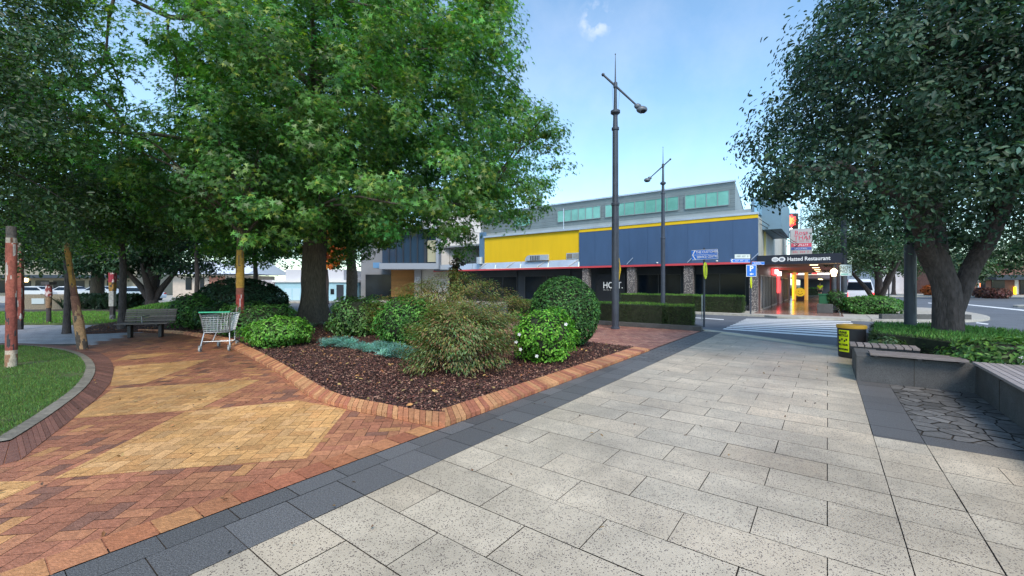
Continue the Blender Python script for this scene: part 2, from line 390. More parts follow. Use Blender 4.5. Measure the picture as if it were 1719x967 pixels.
# crazy paving: voronoi slabs
def voronoi_cells(x0, x1, y0, y1, n):
    gx = int(round(math.sqrt(n * (x1 - x0) / (y1 - y0)))) or 1; gy = max(1, n // gx); pts = []
    for i in range(-1, gx + 1):
        for j in range(-1, gy + 1):
            pts.append((x0 + (i + .5 + random.uniform(-.42, .42)) * (x1 - x0) / gx, y0 + (j + .5 + random.uniform(-.42, .42)) * (y1 - y0) / gy))
    for i, p in enumerate(pts):
        c = [(x0, y0), (x1, y0), (x1, y1), (x0, y1)]
        for j, q in enumerate(pts):
            if i == j or abs(p[0] - q[0]) + abs(p[1] - q[1]) > 1.5: continue
            mx, my = (p[0] + q[0]) / 2, (p[1] + q[1]) / 2; dx, dy = q[0] - p[0], q[1] - p[1]
            L_ = math.hypot(dx, dy); mx -= dx / L_ * .008; my -= dy / L_ * .008
            out = []
            for k in range(len(c)):
                a, b = c[k], c[(k + 1) % len(c)]
                sa_ = -((a[0] - mx) * dx + (a[1] - my) * dy); sb_ = -((b[0] - mx) * dx + (b[1] - my) * dy)
                if sa_ >= 0: out.append(a)
                if (sa_ >= 0) != (sb_ >= 0):
                    t = sa_ / (sa_ - sb_); out.append((a[0] + (b[0] - a[0]) * t, a[1] + (b[1] - a[1]) * t))
            c = out
            if len(c) < 3: break
        if len(c) >= 3: yield c
cz = MB()
for c in voronoi_cells(.79, 1.76, 6.16, 9.0, 84):
    g = random.gauss(1, .18); cz.sheet(UP(c), random.uniform(-.003, .003), (g, g, g))
struct('crazy_paving', cz, M['crazy'])
# ---- clay brick path
zoneY = [GP([(90, 803), (310, 691), (500, 672), (582, 687), (515, 769)]), GP([(120, 702), (190, 652), (437, 637), (330, 688)]),
         GP([(185, 648), (193, 615), (352, 603), (245, 643)]), GP([(0, 808), (68, 807), (-20, 850), (-120, 850)]), GP([(190, 606), (215, 596), (300, 592), (250, 600)])]
outer_px = [(748, 718), (718, 715), (668, 704), (585, 688), (550, 679), (523, 668), (502, 654), (475, 631), (448, 616), (416, 598), (400, 591), (388, 583), (380, 575), (340, 567), (300, 560), (230, 557)]
inner_px = [(748, 693), (708, 690), (668, 683), (627, 675), (587, 668), (561, 660), (534, 647), (507, 630), (475, 611), (437, 591), (412, 580), (398, 573), (388, 568), (345, 561), (300, 555), (232, 553)]
lawn_px = [(0, 579), (70, 581), (126, 589.5), (147, 598), (160, 612), (160, 629), (142, 655), (86, 697), (40, 727), (0, 751)]
ring_px = [(0, 576), (70, 577), (130, 583), (170, 592), (190, 607), (191, 630), (178, 655), (130, 697), (80, 735), (0, 800)]
outerW = chaikin([G(*p)[:2] for p in outer_px], 2); innerW = chaikin([G(p[0], p[1], .09)[:2] for p in inner_px], 2)
lawnW = chaikin([(-22, 11.0)] + [G(*p)[:2] for p in lawn_px] + [(-9, 2.2)], 2)
ringW = chaikin([(-22, 11.5)] + [G(*p)[:2] for p in ring_px] + [(-8.4, 1.2)], 2)
apex = U(-3.41, 3.28)[:2]
pathpoly = innerW + [(G(228, 557)[0] - .5, G(228, 557)[1]), G(150, 578)[:2]] + lawnW[10:] + [(-8, -1.5), U(-3.52, -4)[:2], U(-3.52, 3.3)[:2]]
def brickcol(yel, x, y):
    g = random.uniform(.8, 1.15)
    moss = (1 if y < 4.5 else max(.66, 1 - (y - 4.5) * .05)) * (1 + .22 * noise.noise(Vector((x * .55, y * .55, 3))))
    if x < -4.3 and y < 7: moss *= .8
    if yel: c = random.choice([(.69, .37, .14), (.72, .40, .16), (.66, .34, .13), (.69, .39, .17)])
    else:
        r = random.random()
        c = (.55, .27, .11) if r < .07 else (.26, .12, .08) if r < .16 else (.48, .205, .105) if r < .5 else (.405, .16, .09)
    return tuple(q * g * moss for q in c)
def herring(mb, poly, W=.115, ang=None, zones=(), gap=.005, z=0., fcol=brickcol):
    ang = ang if ang is not None else PI / 4 - A_
    e1 = np.array([math.cos(ang), math.sin(ang)]); e2 = np.array([-e1[1], e1[0]])
    pa = np.array(poly); a1 = pa @ e1; a2 = pa @ e2
    items = []
    for x in range(int(a1.min() / W) - 2, int(a1.max() / W) + 2):
        for y in range(int(a2.min() / W) - 2, int(a2.max() / W) + 2):
            k = (x - y) % 4
            if k == 0: items.append((x, y, 2, 1))
            elif k == 3: items.append((x, y, 1, 2))
    it = np.array(items, float); cx = (it[:, 0] + it[:, 2] / 2) * W; cy = (it[:, 1] + it[:, 3] / 2) * W
    wc = cx[:, None] * e1 + cy[:, None] * e2
    keep = inpoly(wc[:, 0], wc[:, 1], poly) & (wc[:, 1] > .9)
    zz = np.zeros(len(it), bool)
    for zp in zones: zz |= inpoly(wc[:, 0], wc[:, 1], zp)
    for i in np.where(keep)[0]:
        x, y, w, h = it[i]; g = gap * random.uniform(.3, .6)
        x0, x1, y0, y1 = x * W + g, (x + w) * W - g, y * W + g, (y + h) * W - g
        tl = random.uniform(-.0012, .0012)
        mb.add([tuple(a * e1 + b * e2) + (z + t,) for a, b, t in ((x0, y0, tl), (x1, y0, 0), (x1, y1, -tl), (x0, y1, 0))], [(0, 1, 2, 3)], fcol(False, *wc[i]))
        for zp in zones:
            ar = sum(zp[q][0] * zp[(q + 1) % len(zp)][1] - zp[(q + 1) % len(zp)][0] * zp[q][1] for q in range(len(zp)))
            q_ = clip([tuple(a * e1 + b * e2) for a, b in ((x0, y0), (x1, y0), (x1, y1), (x0, y1))], zp if ar > 0 else zp[::-1])
            if len(q_) >= 3: mb.sheet(q_, z + .0022, fcol(True, *wc[i]))
bp_ = MB(); herring(bp_, pathpoly, zones=zoneY, z=-.004)
struct('brick_path', bp_, M['brick'])
bq = MB()
def plazacol(y_, x, y):
    g = random.uniform(.85, 1.12); c = random.choice([(.44, .20, .14), (.50, .25, .18), (.38, .16, .12)]); return tuple(q * g for q in c)
herring(bq, UP([(-3.43, 9.9), (-3.43, 15.4), (-13, 15.4), (-13, 10.4)]), fcol=plazacol, gap=.012)
struct('brick_footpath', bq, M['brick'])
def curb_course(name, A, B, unit, mtl, colf, gap=.005, zA=(0., .05), zB=.10, frac=None):
    """bricks laid across a strip between two curves; A = outer curve (with upright face), B = inner curve"""
    _, L_ = resample(A, 10); n = int(L_ / unit) + 1
    PA, _ = resample(A, n); PB, _ = resample(B, n); mb = MB()
    for i in range(n - 1):
        a0, a1, b0, b1 = PA[i], PA[i + 1], PB[i], PB[i + 1]
        da = (a1 - a0) * gap / unit; db = (b1 - b0) * gap / unit; c = colf()
        j = random.uniform(-.002, .002)
        v = [(*(a0 + da), zA[0]), (*(a1 - da), zA[0]), (*(a0 + da), zA[1] + j), (*(a1 - da), zA[1] + j), (*(b0 + db), zB + j), (*(b1 - db), zB + j), (*(b0 + db), zA[0]), (*(b1 - db), zA[0])]
        mb.add(v, [(0, 1, 3, 2), (2, 3, 5, 4), (4, 5, 7, 6), (0, 2, 4, 6), (1, 7, 5, 3)], c)
    return struct(name, mb, mtl)
def ecol():
    g = random.uniform(.8, 1.15); c = random.choice([(.50, .20, .10), (.56, .25, .12), (.42, .15, .085), (.60, .30, .14)]); return tuple(q * g for q in c)
curb_course('bed_edging', outerW, innerW, .085, M['brick'], ecol, gap=.0035)
armO = [U(-3.415, 3.30)[:2], U(-3.415, 10.05)[:2]]; armI = [U(-3.74, 3.55)[:2], U(-3.74, 9.95)[:2]]
curb_course('bed_edging', armO, armI, .085, M['brick'], ecol, gap=.0035, zB=.085)
curb_course('path_border', ringW, lawnW, .12, M['brick'], lambda: (lambda g: (.19 * g, .085 * g, .062 * g))(random.uniform(.6, 1.15)), zA=(-.02, .002), zB=.004)
# inner concrete lip round the lawn
lw = np.array(lawnW); pr, _ = resample(lawnW, 120); dd = np.gradient(pr, axis=0); dd /= np.linalg.norm(dd, axis=1)[:, None]; nn = np.c_[dd[:, 1], -dd[:, 0]]
inner2 = pr + nn * .13
lc = MB()
for i in range(119):
    g = random.uniform(.75, 1.1); lc.add([(*pr[i], .014), (*pr[i + 1], .014), (*inner2[i + 1], .03), (*inner2[i], .03)], [(0, 1, 2, 3)], (.22 * g, .20 * g, .165 * g))
struct('lawn_kerb', lc, M['rough'])
# soldier course along charcoal band
sc_ = MB(); v = -3.
while v < 3.2:
    g = random.uniform(.85, 1.12); c = random.choice([(.47, .18, .085), (.42, .15, .08), (.56, .26, .11), (.50, .21, .10)])
    sc_.sheet(UP([(-3.655, v + .004), (-3.418, v + .004), (-3.418, v + .233), (-3.655, v + .233)]), 0.0015, tuple(q * g for q in c)); v += .237
struct('soldier_course', sc_, M['brick'])
# mulch bed
bed = [tuple(p) for p in innerW][::-1] + armI + [U(-5, 10.1)[:2], U(-12, 10.3)[:2], U(-19, 10.3)[:2], U(-25, 9)[:2], U(-25, 5)[:2], U(-21.5, 3.0)[:2], U(-19, 2.4)[:2]]
bedpoly = bed
struct('mulch_bed', MB().prism(bed, -.01, .07), M['mulch'])
def chips(name, poly, n, z, size, pal, near=None, mtl='rough'):
    pa = np.array(poly); out = []
    while len(out) < n:
        q = RNG.uniform(pa.min(0), pa.max(0), (n * 2, 2)); q = q[inpoly(q[:, 0], q[:, 1], poly)]
        if near: q = q[RNG.random(len(q)) < np.clip((near / q[:, 1]) ** 2, 0, 1)]
        out += q.tolist()
    q = np.array(out[:n]); nrm = np.c_[RNG.normal(0, .45, (n, 2)), np.ones(n)]
    cols = np.array(pal)[RNG.integers(0, len(pal), n)] * RNG.uniform(.5, 1.4, n)[:, None]
    return leaves(name, M[mtl], np.c_[q, z + RNG.uniform(0, .03, n)], nrm, size, 'oval', cols)
props(chips('bark_chips', bed, 60000, .07, .04, [(.12, .045, .035), (.18, .07, .05), (.08, .03, .028), (.24, .12, .085), (.055, .025, .025), (.30, .17, .12)], near=7), kind='stuff')
props(chips('fallen_leaves', bed, 900, .095, .07, [(.45, .22, .08), (.34, .13, .05), (.50, .34, .12), (.30, .22, .10)], near=12), kind='stuff')
# leaf litter on the paving near the bed and lawn edge
lit = UP([(-3.3, -1), (-2, -1), (.2, 8), (.2, 12), (-3.3, 14)])
props(chips('leaf_litter', pathpoly, 190, .006, .042, [(.30, .13, .05), (.45, .30, .12), (.16, .09, .05), (.10, .06, .04)], near=6), kind='stuff')
props(chips('blown_leaves', lit, 60, .008, .035, [(.20, .10, .05), (.34, .22, .10), (.12, .08, .05)], near=6), kind='stuff')
# lawns
lawnpoly = [tuple(p) for p in inner2] + [(-14, 1.0), (-24, 2), (-24, 10)]
struct('near_lawn', MB().prism(lawnpoly, -.01, .02), M['lawn'])
def grass(name, poly, n, z, h, base, near=None):
    pa = np.array(poly); out = []
    while len(out) < n:
        q = RNG.uniform(pa.min(0), pa.max(0), (n * 2, 2)); q = q[inpoly(q[:, 0], q[:, 1], poly)]
        q = q[np.abs(q[:, 0]) < q[:, 1] * 1.35 + .4]
        if near: q = q[RNG.random(len(q)) < np.clip((near / q[:, 1]) ** 2, 0, 1)]
        pt = np.array([noise.noise((x * .9, y * .9, 2)) for x, y in q]); bare = np.array([noise.noise((x * 1.3, y * 1.3, 9)) for x, y in q])
        q = q[(bare + RNG.normal(0, .12, len(q))) > -.25]
        out += q.tolist()
    q = np.array(out[:n]); nr = rand_unit(n); nr[:, 2] *= .3; al = np.c_[RNG.normal(0, .4, (n, 2)), np.ones(n)]
    c = leafcols(n, base, .3, .2)
    return props(leaves(name, M['needle'], np.c_[q, np.full(n, z)], nr, h, 'blade', c, along=al), kind='stuff')
grass('lawn_grass', lawnpoly, 45000, .015, .042, (.10, .19, .045), near=6)
gp = GP([(-500, 547), (60, 546), (200, 545), (235, 547), (240, 556), (150, 579), (70, 577), (-300, 575), (-900, 590)])
gm = MB()
xs = np.array(gp)
for i in range(int(xs[:, 0].min() / .4), int(xs[:, 0].max() / .4) + 1):
    for j in range(int(xs[:, 1].min() / .2), int(xs[:, 1].max() / .2) + 1):
        x0 = i * .4 + (j % 2) * .2; y0 = j * .2
        if inpoly([x0 + .2], [y0 + .1], gp)[0]:
            g = random.gauss(1, .08); gm.sheet([(x0 + .005, y0 + .005), (x0 + .395, y0 + .005), (x0 + .395, y0 + .195), (x0 + .005, y0 + .195)], -.001, (g, g, g * 1.03))
struct('grey_path', gm, M['grey'])
farlawn = GP([(-700, 524), (0, 525), (180, 524), (235, 528), (262, 540), (235, 546), (200, 544.5), (60, 545.5), (-500, 546.5)])
struct('far_lawn', MB().prism(farlawn, -.01, .04), M['lawn'])
grass('far_lawn_grass', farlawn, 16000, .03, .09, (.12, .27, .04))
# raised grassy mound behind the bench
md = MB(); mc = (G(265, 536)[0], 22.5); md.ellipsoid((mc[0], mc[1], -.3), (4.6, 3.2, 1.0), 32, 12, jit=.1)
struct('grass_mound', md, M['lawn'], smooth=True)
nb = 14000; aa = RNG.uniform(0, 2 * PI, nb); rr = RNG.random(nb) ** .5
px_, py_ = mc[0] + 4.5 * rr * np.cos(aa), mc[1] + 3.1 * rr * np.sin(aa); pz = -.3 + 1.0 * np.sqrt(np.clip(1 - rr ** 2, 0, 1))
props(leaves('mound_grass', M['needle'], np.c_[px_, py_, pz], rand_unit(nb) * [1, 1, .3], .12, 'blade', leafcols(nb, (.12, .27, .045), .3, .2), along=np.c_[RNG.normal(0, .4, (nb, 2)), np.ones(nb)]), kind='stuff')
# ---- crossing and road marks
NL, FL, FR, NR = (np.array(G(*p, -.096)[:2]) for p in [(1212, 553), (1254, 534.5), (1424, 536), (1462, 571)])
cw = MB(); ns = 9
for i in range(ns):
    t0 = (i + .12) / ns; t1 = (i + .70) / ns
    q = [NL + (FL - NL) * t0, NR + (FR - NR) * t0, NR + (FR - NR) * t1, NL + (FL - NL) * t1]
    cw.sheet([tuple(p) for p in q], -.096)
struct('zebra_crossing', cw, M['paint'])
rm = MB()
for pl in ([(1140, 531), (1215, 536), (1215, 537.2), (1140, 532)], [(1558, 508), (1592, 511), (1592, 512.5), (1558, 509)], [(1622, 510.5), (1719, 520), (1719, 522), (1622, 511.8)], [(1500, 545), (1540, 541), (1542, 542), (1503, 546.6)], [(1640, 541), (1660, 543.5), (1658, 545), (1638, 542.3)], [(1440, 491.5), (1600, 490.5), (1600, 491.2), (1440, 492.3)]):
    rm.sheet(GP(pl, -.096), -.096)
struct('road_marking', rm, M['paint'])
# far footpaths
fp = MB().prism(UP([(-45, 25.6), (-2.6, 25.2), (-2.0, 24.6), (1.6, 25.0), (1.6, 95), (-60, 95), (-60, 25.6)]), -.14, 0.0)
struct('far_footpath', fp, M['concrete'])
isl = chaikin([(1.62, 25.1), (3.2, 25.6), (5.3, 27.2), (6.4, 30), (6.6, 34), (6.0, 40), (1.62, 40)], 2)
struct('kerb_buildout', MB().prism(UP(isl), -.14, 0.004), M['concrete'])
ri = MB()
def ellipse(c, a, b, n=28, rot=0): return [(c[0] + a * math.cos(2 * PI * i / n) * math.cos(rot) - b * math.sin(2 * PI * i / n) * math.sin(rot), c[1] + a * math.cos(2 * PI * i / n) * math.sin(rot) + b * math.sin(2 * PI * i / n) * math.cos(rot)) for i in range(n)]
struct('traffic_island', MB().prism(ellipse((44, 30.5), 7.2, 2.0), -.14, .04), M['concrete'])
struct('far_verge', MB().prism([(18, 58), (120, 50), (120, 120), (18, 120)], -.14, .02), M['concrete'])
struct('left_footpath', MB().prism([(-75, 39), (-14, 37.3), (-9, 37.5), (-9, 60), (-75, 60)], -.14, .02), M['concrete'])
# lamps, camera, world
cam = bpy.data.cameras.new('camera'); co = bpy.data.objects.new('camera', cam); COL.objects.link(co)
cam.sensor_width = 36; cam.lens = 36 * F_ / 1719; co.location = (0, 0, H); co.rotation_euler = (PI / 2, 0, 0)
cam.shift_y = -(967 / 2 - CY) / 1719; cam.clip_end = 2500; cam.clip_start = .05; S.camera = co
W_ = bpy.data.worlds.new('World'); S.world = W_; W_.use_nodes = True; wn = W_.node_tree
sky = wn.nodes.new('ShaderNodeTexSky'); sky.sky_type = 'NISHITA'; sky.sun_disc = False
SUN_EL, SUN_AZ = math.radians(48), math.radians(172)      # azimuth measured clockwise from +Y
sky.sun_elevation = SUN_EL; sky.sun_rotation = SUN_AZ; sky.air_density = 1.0; sky.dust_density = .6; sky.ozone_density = .8
tn = wn.nodes.new('ShaderNodeMix'); tn.data_type = 'RGBA'; tn.blend_type = 'MULTIPLY'; tn.inputs[0].default_value = 1; tn.inputs[7].default_value = (.91, 1.07, 1.06, 1); wn.links.new(sky.outputs[0], tn.inputs[6])
tcw = wn.nodes.new('ShaderNodeTexCoord'); cn_ = wn.nodes.new('ShaderNodeTexNoise'); cn_.inputs['Scale'].default_value = 5; cn_.inputs['Detail'].default_value = 8; cn_.inputs['Roughness'].default_value = .6
wn.links.new(tcw.outputs['Generated'], cn_.inputs['Vector'])
dv_ = Vector((.2, 1, .63)).normalized(); dt = wn.nodes.new('ShaderNodeVectorMath'); dt.operation = 'DOT_PRODUCT'; nz_ = wn.nodes.new('ShaderNodeVectorMath'); nz_.operation = 'NORMALIZE'
wn.links.new(tcw.outputs['Generated'], nz_.inputs[0]); wn.links.new(nz_.outputs[0], dt.inputs[0]); dt.inputs[1].default_value = dv_
m1 = wn.nodes.new('ShaderNodeMapRange'); m1.inputs[1].default_value = .9992; m1.inputs[2].default_value = 1.0; wn.links.new(dt.outputs['Value'], m1.inputs[0])
m2 = wn.nodes.new('ShaderNodeMapRange'); m2.inputs[1].default_value = .42; m2.inputs[2].default_value = .7; wn.links.new(cn_.outputs[0], m2.inputs[0])
m2.inputs[4].default_value = .12
m4 = wn.nodes.new('ShaderNodeMapRange'); m4.inputs[1].default_value = .45; m4.inputs[2].default_value = .62; cn2 = wn.nodes.new('ShaderNodeTexNoise'); cn2.inputs['Scale'].default_value = 38; cn2.inputs['Detail'].default_value = 6; wn.links.new(tcw.outputs['Generated'], cn2.inputs['Vector']); wn.links.new(cn2.outputs[0], m4.inputs[0])
m5 = wn.nodes.new('ShaderNodeMath'); m5.operation = 'MULTIPLY'; wn.links.new(m1.outputs[0], m5.inputs[0]); wn.links.new(m4.outputs[0], m5.inputs[1])
m3 = wn.nodes.new('ShaderNodeMath'); m3.operation = 'MULTIPLY_ADD'; wn.links.new(m5.outputs[0], m3.inputs[0]); m3.inputs[1].default_value = .4; wn.links.new(m2.outputs[0], m3.inputs[2])
cm_ = wn.nodes.new('ShaderNodeMix'); cm_.data_type = 'RGBA'; wn.links.new(m3.outputs[0], cm_.inputs[0]); wn.links.new(tn.outputs[2], cm_.inputs[6]); cm_.inputs[7].default_value = (4.6, 4.6, 4.9, 1)
wn.links.new(cm_.outputs[2], wn.nodes['Background'].inputs[0]); wn.nodes['Background'].inputs[1].default_value = .135
sl = bpy.data.lights.new('sun', 'SUN'); sl.energy = 1.5; sl.angle = math.radians(20); sl.color = (1, .88, .74)
so = bpy.data.objects.new('sun', sl); COL.objects.link(so)
sd = Vector((math.sin(SUN_AZ) * math.cos(SUN_EL), math.cos(SUN_AZ) * math.cos(SUN_EL), math.sin(SUN_EL)))
so.rotation_euler = sd.to_track_quat('Z', 'Y').to_euler(); so.location = (0, 0, 60)
S.view_settings.view_transform = 'Standard'; S.view_settings.look = 'None'; S.view_settings.exposure = 1.1; S.view_settings.gamma = 1
# ================================================================== FURNITURE
RZ = -A_
def text_obj(txt, size, m, parent, loc, rz=0, ext=.004, align='CENTER', name='lettering', sx=1.0, bold=0):
    cu = bpy.data.curves.new(name, 'FONT'); cu.body = txt; cu.size = size; cu.extrude = ext; cu.align_x = align; cu.align_y = 'CENTER'; cu.offset = bold; cu.resolution_u = 3
    tmp = bpy.data.objects.new('tmp', cu); me = bpy.data.meshes.new_from_object(tmp); bpy.data.objects.remove(tmp); bpy.data.curves.remove(cu)
    me.materials.clear(); me.materials.append(m); me.name = name
    o = bpy.data.objects.new(name, me); COL.objects.link(o); o.parent = parent; o.location = loc; o.rotation_euler = (PI / 2, 0, rz); o.scale = (sx, 1, 1)
    return o
def strokes(par, m, x0, w, y, z, h, n):
    mb = MB()
    for i in range(n):
        if i % 4 == 3 and n > 8: continue
        a = x0 + w * i / n; b = a + w / n * .68; t = h * .22; k = random.randint(0, 3); y0, y1 = y - .003, y
        mb.box(a, a + t * .9, y0, y1, z - h / 2, z + h / 2)
        mb.box(a + t * .9, b, y0, y1, z + h / 2 - t, z + h / 2) if k != 1 else mb.box(a + t * .9, b, y0, y1, z - h / 2, z - h / 2 + t)
        if k > 1: mb.box(a + t * .9, b, y0, y1, z - t / 2, z + t / 2)
    return mb.build('lettering', m, par)
WM = M['white']; BM = mat('black_ink', (.01, .01, .012), .6)
# ---- planter wall (L shape) and timber seats
pw = thing('planter_wall', 'low speckled charcoal stone planter wall wrapping round the hedge and large right-hand tree', 'planter wall', (*U(.38, 9.1)[:2], 0), RZ)
wb = MB(); wb.prism([(0, -.12), (1.35, -.12), (1.35, -9.5), (1.8, -9.5), (1.8, .3), (.32, .3), (.32, 1.32), (0, 1.32)], -.01, .43)
wb.build('wall', M['wallstone'], pw, bevel=.012)
jt = MB()
for yy in (-1.2, -2.5, -3.7): jt.box(1.346, 1.352, yy - .006, yy + .006, 0, .43)
for xx in (.7,): jt.box(xx - .004, xx + .004, -.124, -.118, 0, .43)
jt.build('joint', M['joint'], pw)
MB().box(.36, 1.9, .35, 5.6, -.01, .3).build('soil', M['mulch'], pw)
def planks(name, label, loc, L_, W_, n, along, group='timber planter seats'):
    t = thing(name, label, 'timber seat', loc, RZ, group)
    w = (W_ if along else L_) / n
    for i in range(n):
        g = random.uniform(.8, 1.25); mb = MB()
        if along: mb.box(0, L_, i * w + .006, (i + 1) * w - .006, .02, .055, (g, g, g))
        else: mb.box(i * w + .008, (i + 1) * w - .008, 0, W_, .02, .055, (g, g, g))
        mb.build('slat', M['timber'], t, bevel=.004)
    fr = MB()
    if along: [fr.box(a, a + .05, .01, W_ - .01, 0, .019) for a in (.05, L_ / 2, L_ - .1)]
    else: fr.box(.01, L_ - .01, .02, .07, -.02, .019); fr.box(.01, L_ - .01, W_ - .07, W_ - .02, -.02, .019)
    fr.build('bracket', M['blackp'], t); return t
planks('timber_seat', 'short timber slat seat on the wall end beside the black recycling bin', U(.33, 9.95, .432), .95, .5, 9, False)
planks('timber_seat', 'middle reddish timber plank seat along the wall facing the crazy paving', U(.55, 8.86, .432), 1.1, .46, 3, True)
t3 = thing('timber_seat', 'long weathered timber slat seat running off the right edge of the picture', 'timber seat', U(1.66, -.4, .432), RZ, 'timber planter seats')
for i in range(7):
    g = random.uniform(.9, 1.9); MB().box(i * .075 + .004, (i + 1) * .075 - .004, 0, 9.2, .02, .055, (g, g * 1.05, g * 1.1)).build('slat', M['timber'], t3, bevel=.004)
[MB().box(.01, .51, y, y + .05, 0, .019).build('bracket', M['blackp'], t3) for y in (.5, 3, 5.5, 8.0, 9.0)]
# ---- recycling bin
bn = thing('recycling_bin', 'round black bin with amber lid and fluorescent yellow recycling poster beside the timber seat', 'bin', (*U(.42, 11.80)[:2], 0))
MB().lathe([(.30, 0), (.315, .03), (.33, .30), (.34, .62), (.345, .64)], 40, squash=.9).build('body', M['blackp'], bn, smooth=True)
lidm = mat('amber_lid', (.72, .38, .03), .45)
MB().lathe([(.352, .64), (.362, .65), (.362, .70), (.34, .715), (.26, .72), (.255, .700), (.001, .698)], 40, squash=.9).build('lid', lidm, bn)
MB().lathe([(.12, .7005), (.12, .703), (.001, .703)], 24).build('opening', M['blackp'], bn)
bn.scale = (.76, .76, 1.0)
bn.rotation_euler[2] = -math.atan2(bn.location.x, bn.location.y) - .62 + PI * 0
pst = MB(); npz = 10
for i in range(npz):       # curved poster wrapped on the drum
    a0 = -PI / 2 - .42 + i * .84 / npz; a1 = a0 + .84 / npz; R = .343
    pst.add([(R * math.cos(a0), .9 * R * math.sin(a0), .13), (R * math.cos(a1), .9 * R * math.sin(a1), .13), ((R + .008) * math.cos(a1), .9 * (R + .008) * math.sin(a1), .60), ((R + .008) * math.cos(a0), .9 * (R + .008) * math.sin(a0), .60)], [(0, 1, 2, 3)])
po = pst.build('poster', M['hivis'], bn)
for tx, z, s in (('PLEASE', .55, .066), ('RECYCLE', .485, .066), ('ALL YOUR', .285, .055), ('RECYCLING', .185, .05)):
    text_obj(tx, s, BM, po, (0, -.322, z), bold=.002)
ic = MB(); gm_ = [(-.09, .37), (-.03, .40), (.04, .37), (.09, .40)]
for x, z in gm_: ic.box(x - .02, x + .02, -.3235, -.3215, z - .022, z + .022)
ic.build('picture', BM, po)
# ---- street lamps
def lamp(label, loc, arm_rz, hgt=9.85, r=.125):
    t = thing('street_lamp', label, 'street lamp', loc, arm_rz, 'tall dark street lamps')
    MB().lathe([(r * 1.25, 0), (r * 1.25, .06), (r * 1.02, .08), (r, 3.9), (r * 1.0, 4.4), (r * 1.18, 4.42), (r * 1.18, 4.5), (r * .88, 4.52), (r * .8, 7.1), (r * 1.05, 7.12), (r * 1.05, 7.2), (r * .72, 7.22)], 20).build('pole', M['polem'], t, smooth=False)
    MB().lathe([(r * .72, 7.22), (r * .62, 7.65), (r * 1.35, 7.72), (r * 1.35, 7.8), (r * .5, 7.86), (r * .42, hgt - 1.25), (r * .6, hgt - 1.2), (r * .6, hgt - 1.05), (r * .22, hgt - 1.0), (.008, hgt - .05), (.02, hgt - .03), (.02, hgt), (.003, hgt + .01)], 16).build('finial', M['polem'], t)
    za = hgt - 1.15
    MB().tube([(-.42, 0, za + .38), (.0, 0, za), (.72, 0, za - .66)], [.035, .04, .032], 10).add(*[[], []]).build('arm', M['polem'], t)
    MB().ellipsoid((-.44, 0, za + .40), (.06, .06, .06), 10, 8).build('knob', M['polem'], t)
    h = MB(); h.ellipsoid((.95, 0, za - .85), (.20, .13, .13), 16, 10); h.ellipsoid((.80, 0, za - .73), (.13, .09, .10), 12, 8); hd = h.build('lamp_head', mat('lamp_head_paint', (.10, .12, .15), .4), t, smooth=True)
    MB().lathe([(.001, za - .985), (.10, za - .96), (.14, za - .90), (.001, za - .90)], 16, c=(.97, 0, 0)).build('lens', M['darkglass'], hd)
    w = MB(); w.tube([(-.12, 0, za + .1), (-.06, 0, za - 1.3)], .005, 4); w.tube([(.16, 0, za - .14), (.06, 0, za - 1.3)], .005, 4); w.build('stay', M['polem'], t)
    return t
L1 = G(1033, 552); lamp('tall dark street lamp nearest the camera, standing in front of the clipped hedge', L1, 0)
d2 = 25.2; L2 = P(1113, 0, d2); lamp('farther dark street lamp behind the front hedge, its arm pointing left', (L2[0], L2[1], -.1), PI, hgt=9.95)
# plain big pole by the right-hand tree
pp = thing('lamp_post', 'thick dark steel post rising from the planter hedge just left of the large tree trunk', 'post', (*U(1.55, 13.45)[:2], 0))
MB().lathe([(.13, 0), (.13, .1), (.112, .14), (.11, 3.2), (.12, 3.22), (.12, 3.3), (.09, 3.32), (.08, 6.0)], 24).build('shaft', M['polem'], pp)
tb = MB().box(-.012, .012, -.118, -.106, .9, 1.6); tb.build('access_cover', M['polem'], pp)
# post with white notice near arcade
d3 = 24.2; q3 = P(1417, 0, d3)
lp = thing('sign_post', 'dark post by the arcade kerb carrying a small pale square notice', 'sign post', (q3[0], q3[1], 0), -.1)
MB().lathe([(.2, 0), (.2, .1), (.15, .15), (.14, 5.5), (.05, 5.55)], 18).build('pole', M['polem'], lp)
nb_ = MB().box(-.32, .30, -.17, -.15, 2.08, 2.72, (.55, .68, .72)).build('notice', M['attr'], lp)
text_obj('NO', .27, mat('olive_ink', (.16, .17, .08), .6), nb_, (-.1, -.173, 2.53)); text_obj('NO 5', .25, mat('olive_ink', (.12, .14, .09), .6), nb_, (-.03, -.173, 2.33)); 
MB().box(-.28, .1, -.173, -.171, 2.14, 2.2, (.12, .42, .36)).build('stripe', M['attr'], nb_)
bands = MB(); bands.lathe([(.152, 1.05), (.152, 1.1)], 18); bands.lathe([(.152, .72), (.152, .77)], 18); bands.build('band', WM, lp)
# ---- sign posts
def disc(t, z, x, y, r, rz):
    m = MB(); n = 28
    o = MB().lathe([(r, -.012), (r, .012)], n); b = o.build('crossing_disc', M['hivis'], t); b.location = (x, y, z); b.rotation_euler = (PI / 2, 0, rz)
    k = MB().lathe([(r * 1.03, -.03), (r * 1.03, -.014)], n).build('backing', M['polem'], b)
    s = MB(); W = .013        # two walking legs emblem
    for sx in (-1, 1):
        s.add([(sx * .02, .06 * r / .3, W), (sx * .12, -.16, W), (sx * .075, -.16, W), (sx * -.02, .05, W)], [(0, 1, 2, 3)] if sx < 0 else [(0, 3, 2, 1)])
        s.add([(sx * .12, -.16, W), (sx * .12 + .06, -.17, W), (sx * .12 + .06, -.2, W), (sx * .075, -.19, W)], [(0, 3, 2, 1)])
    s.add([(-.05, .2, W), (.05, .2, W), (.03, .03, W), (-.03, .03, W)], [(0, 3, 2, 1)]); s.build('walking_legs', BM, b)
    return b
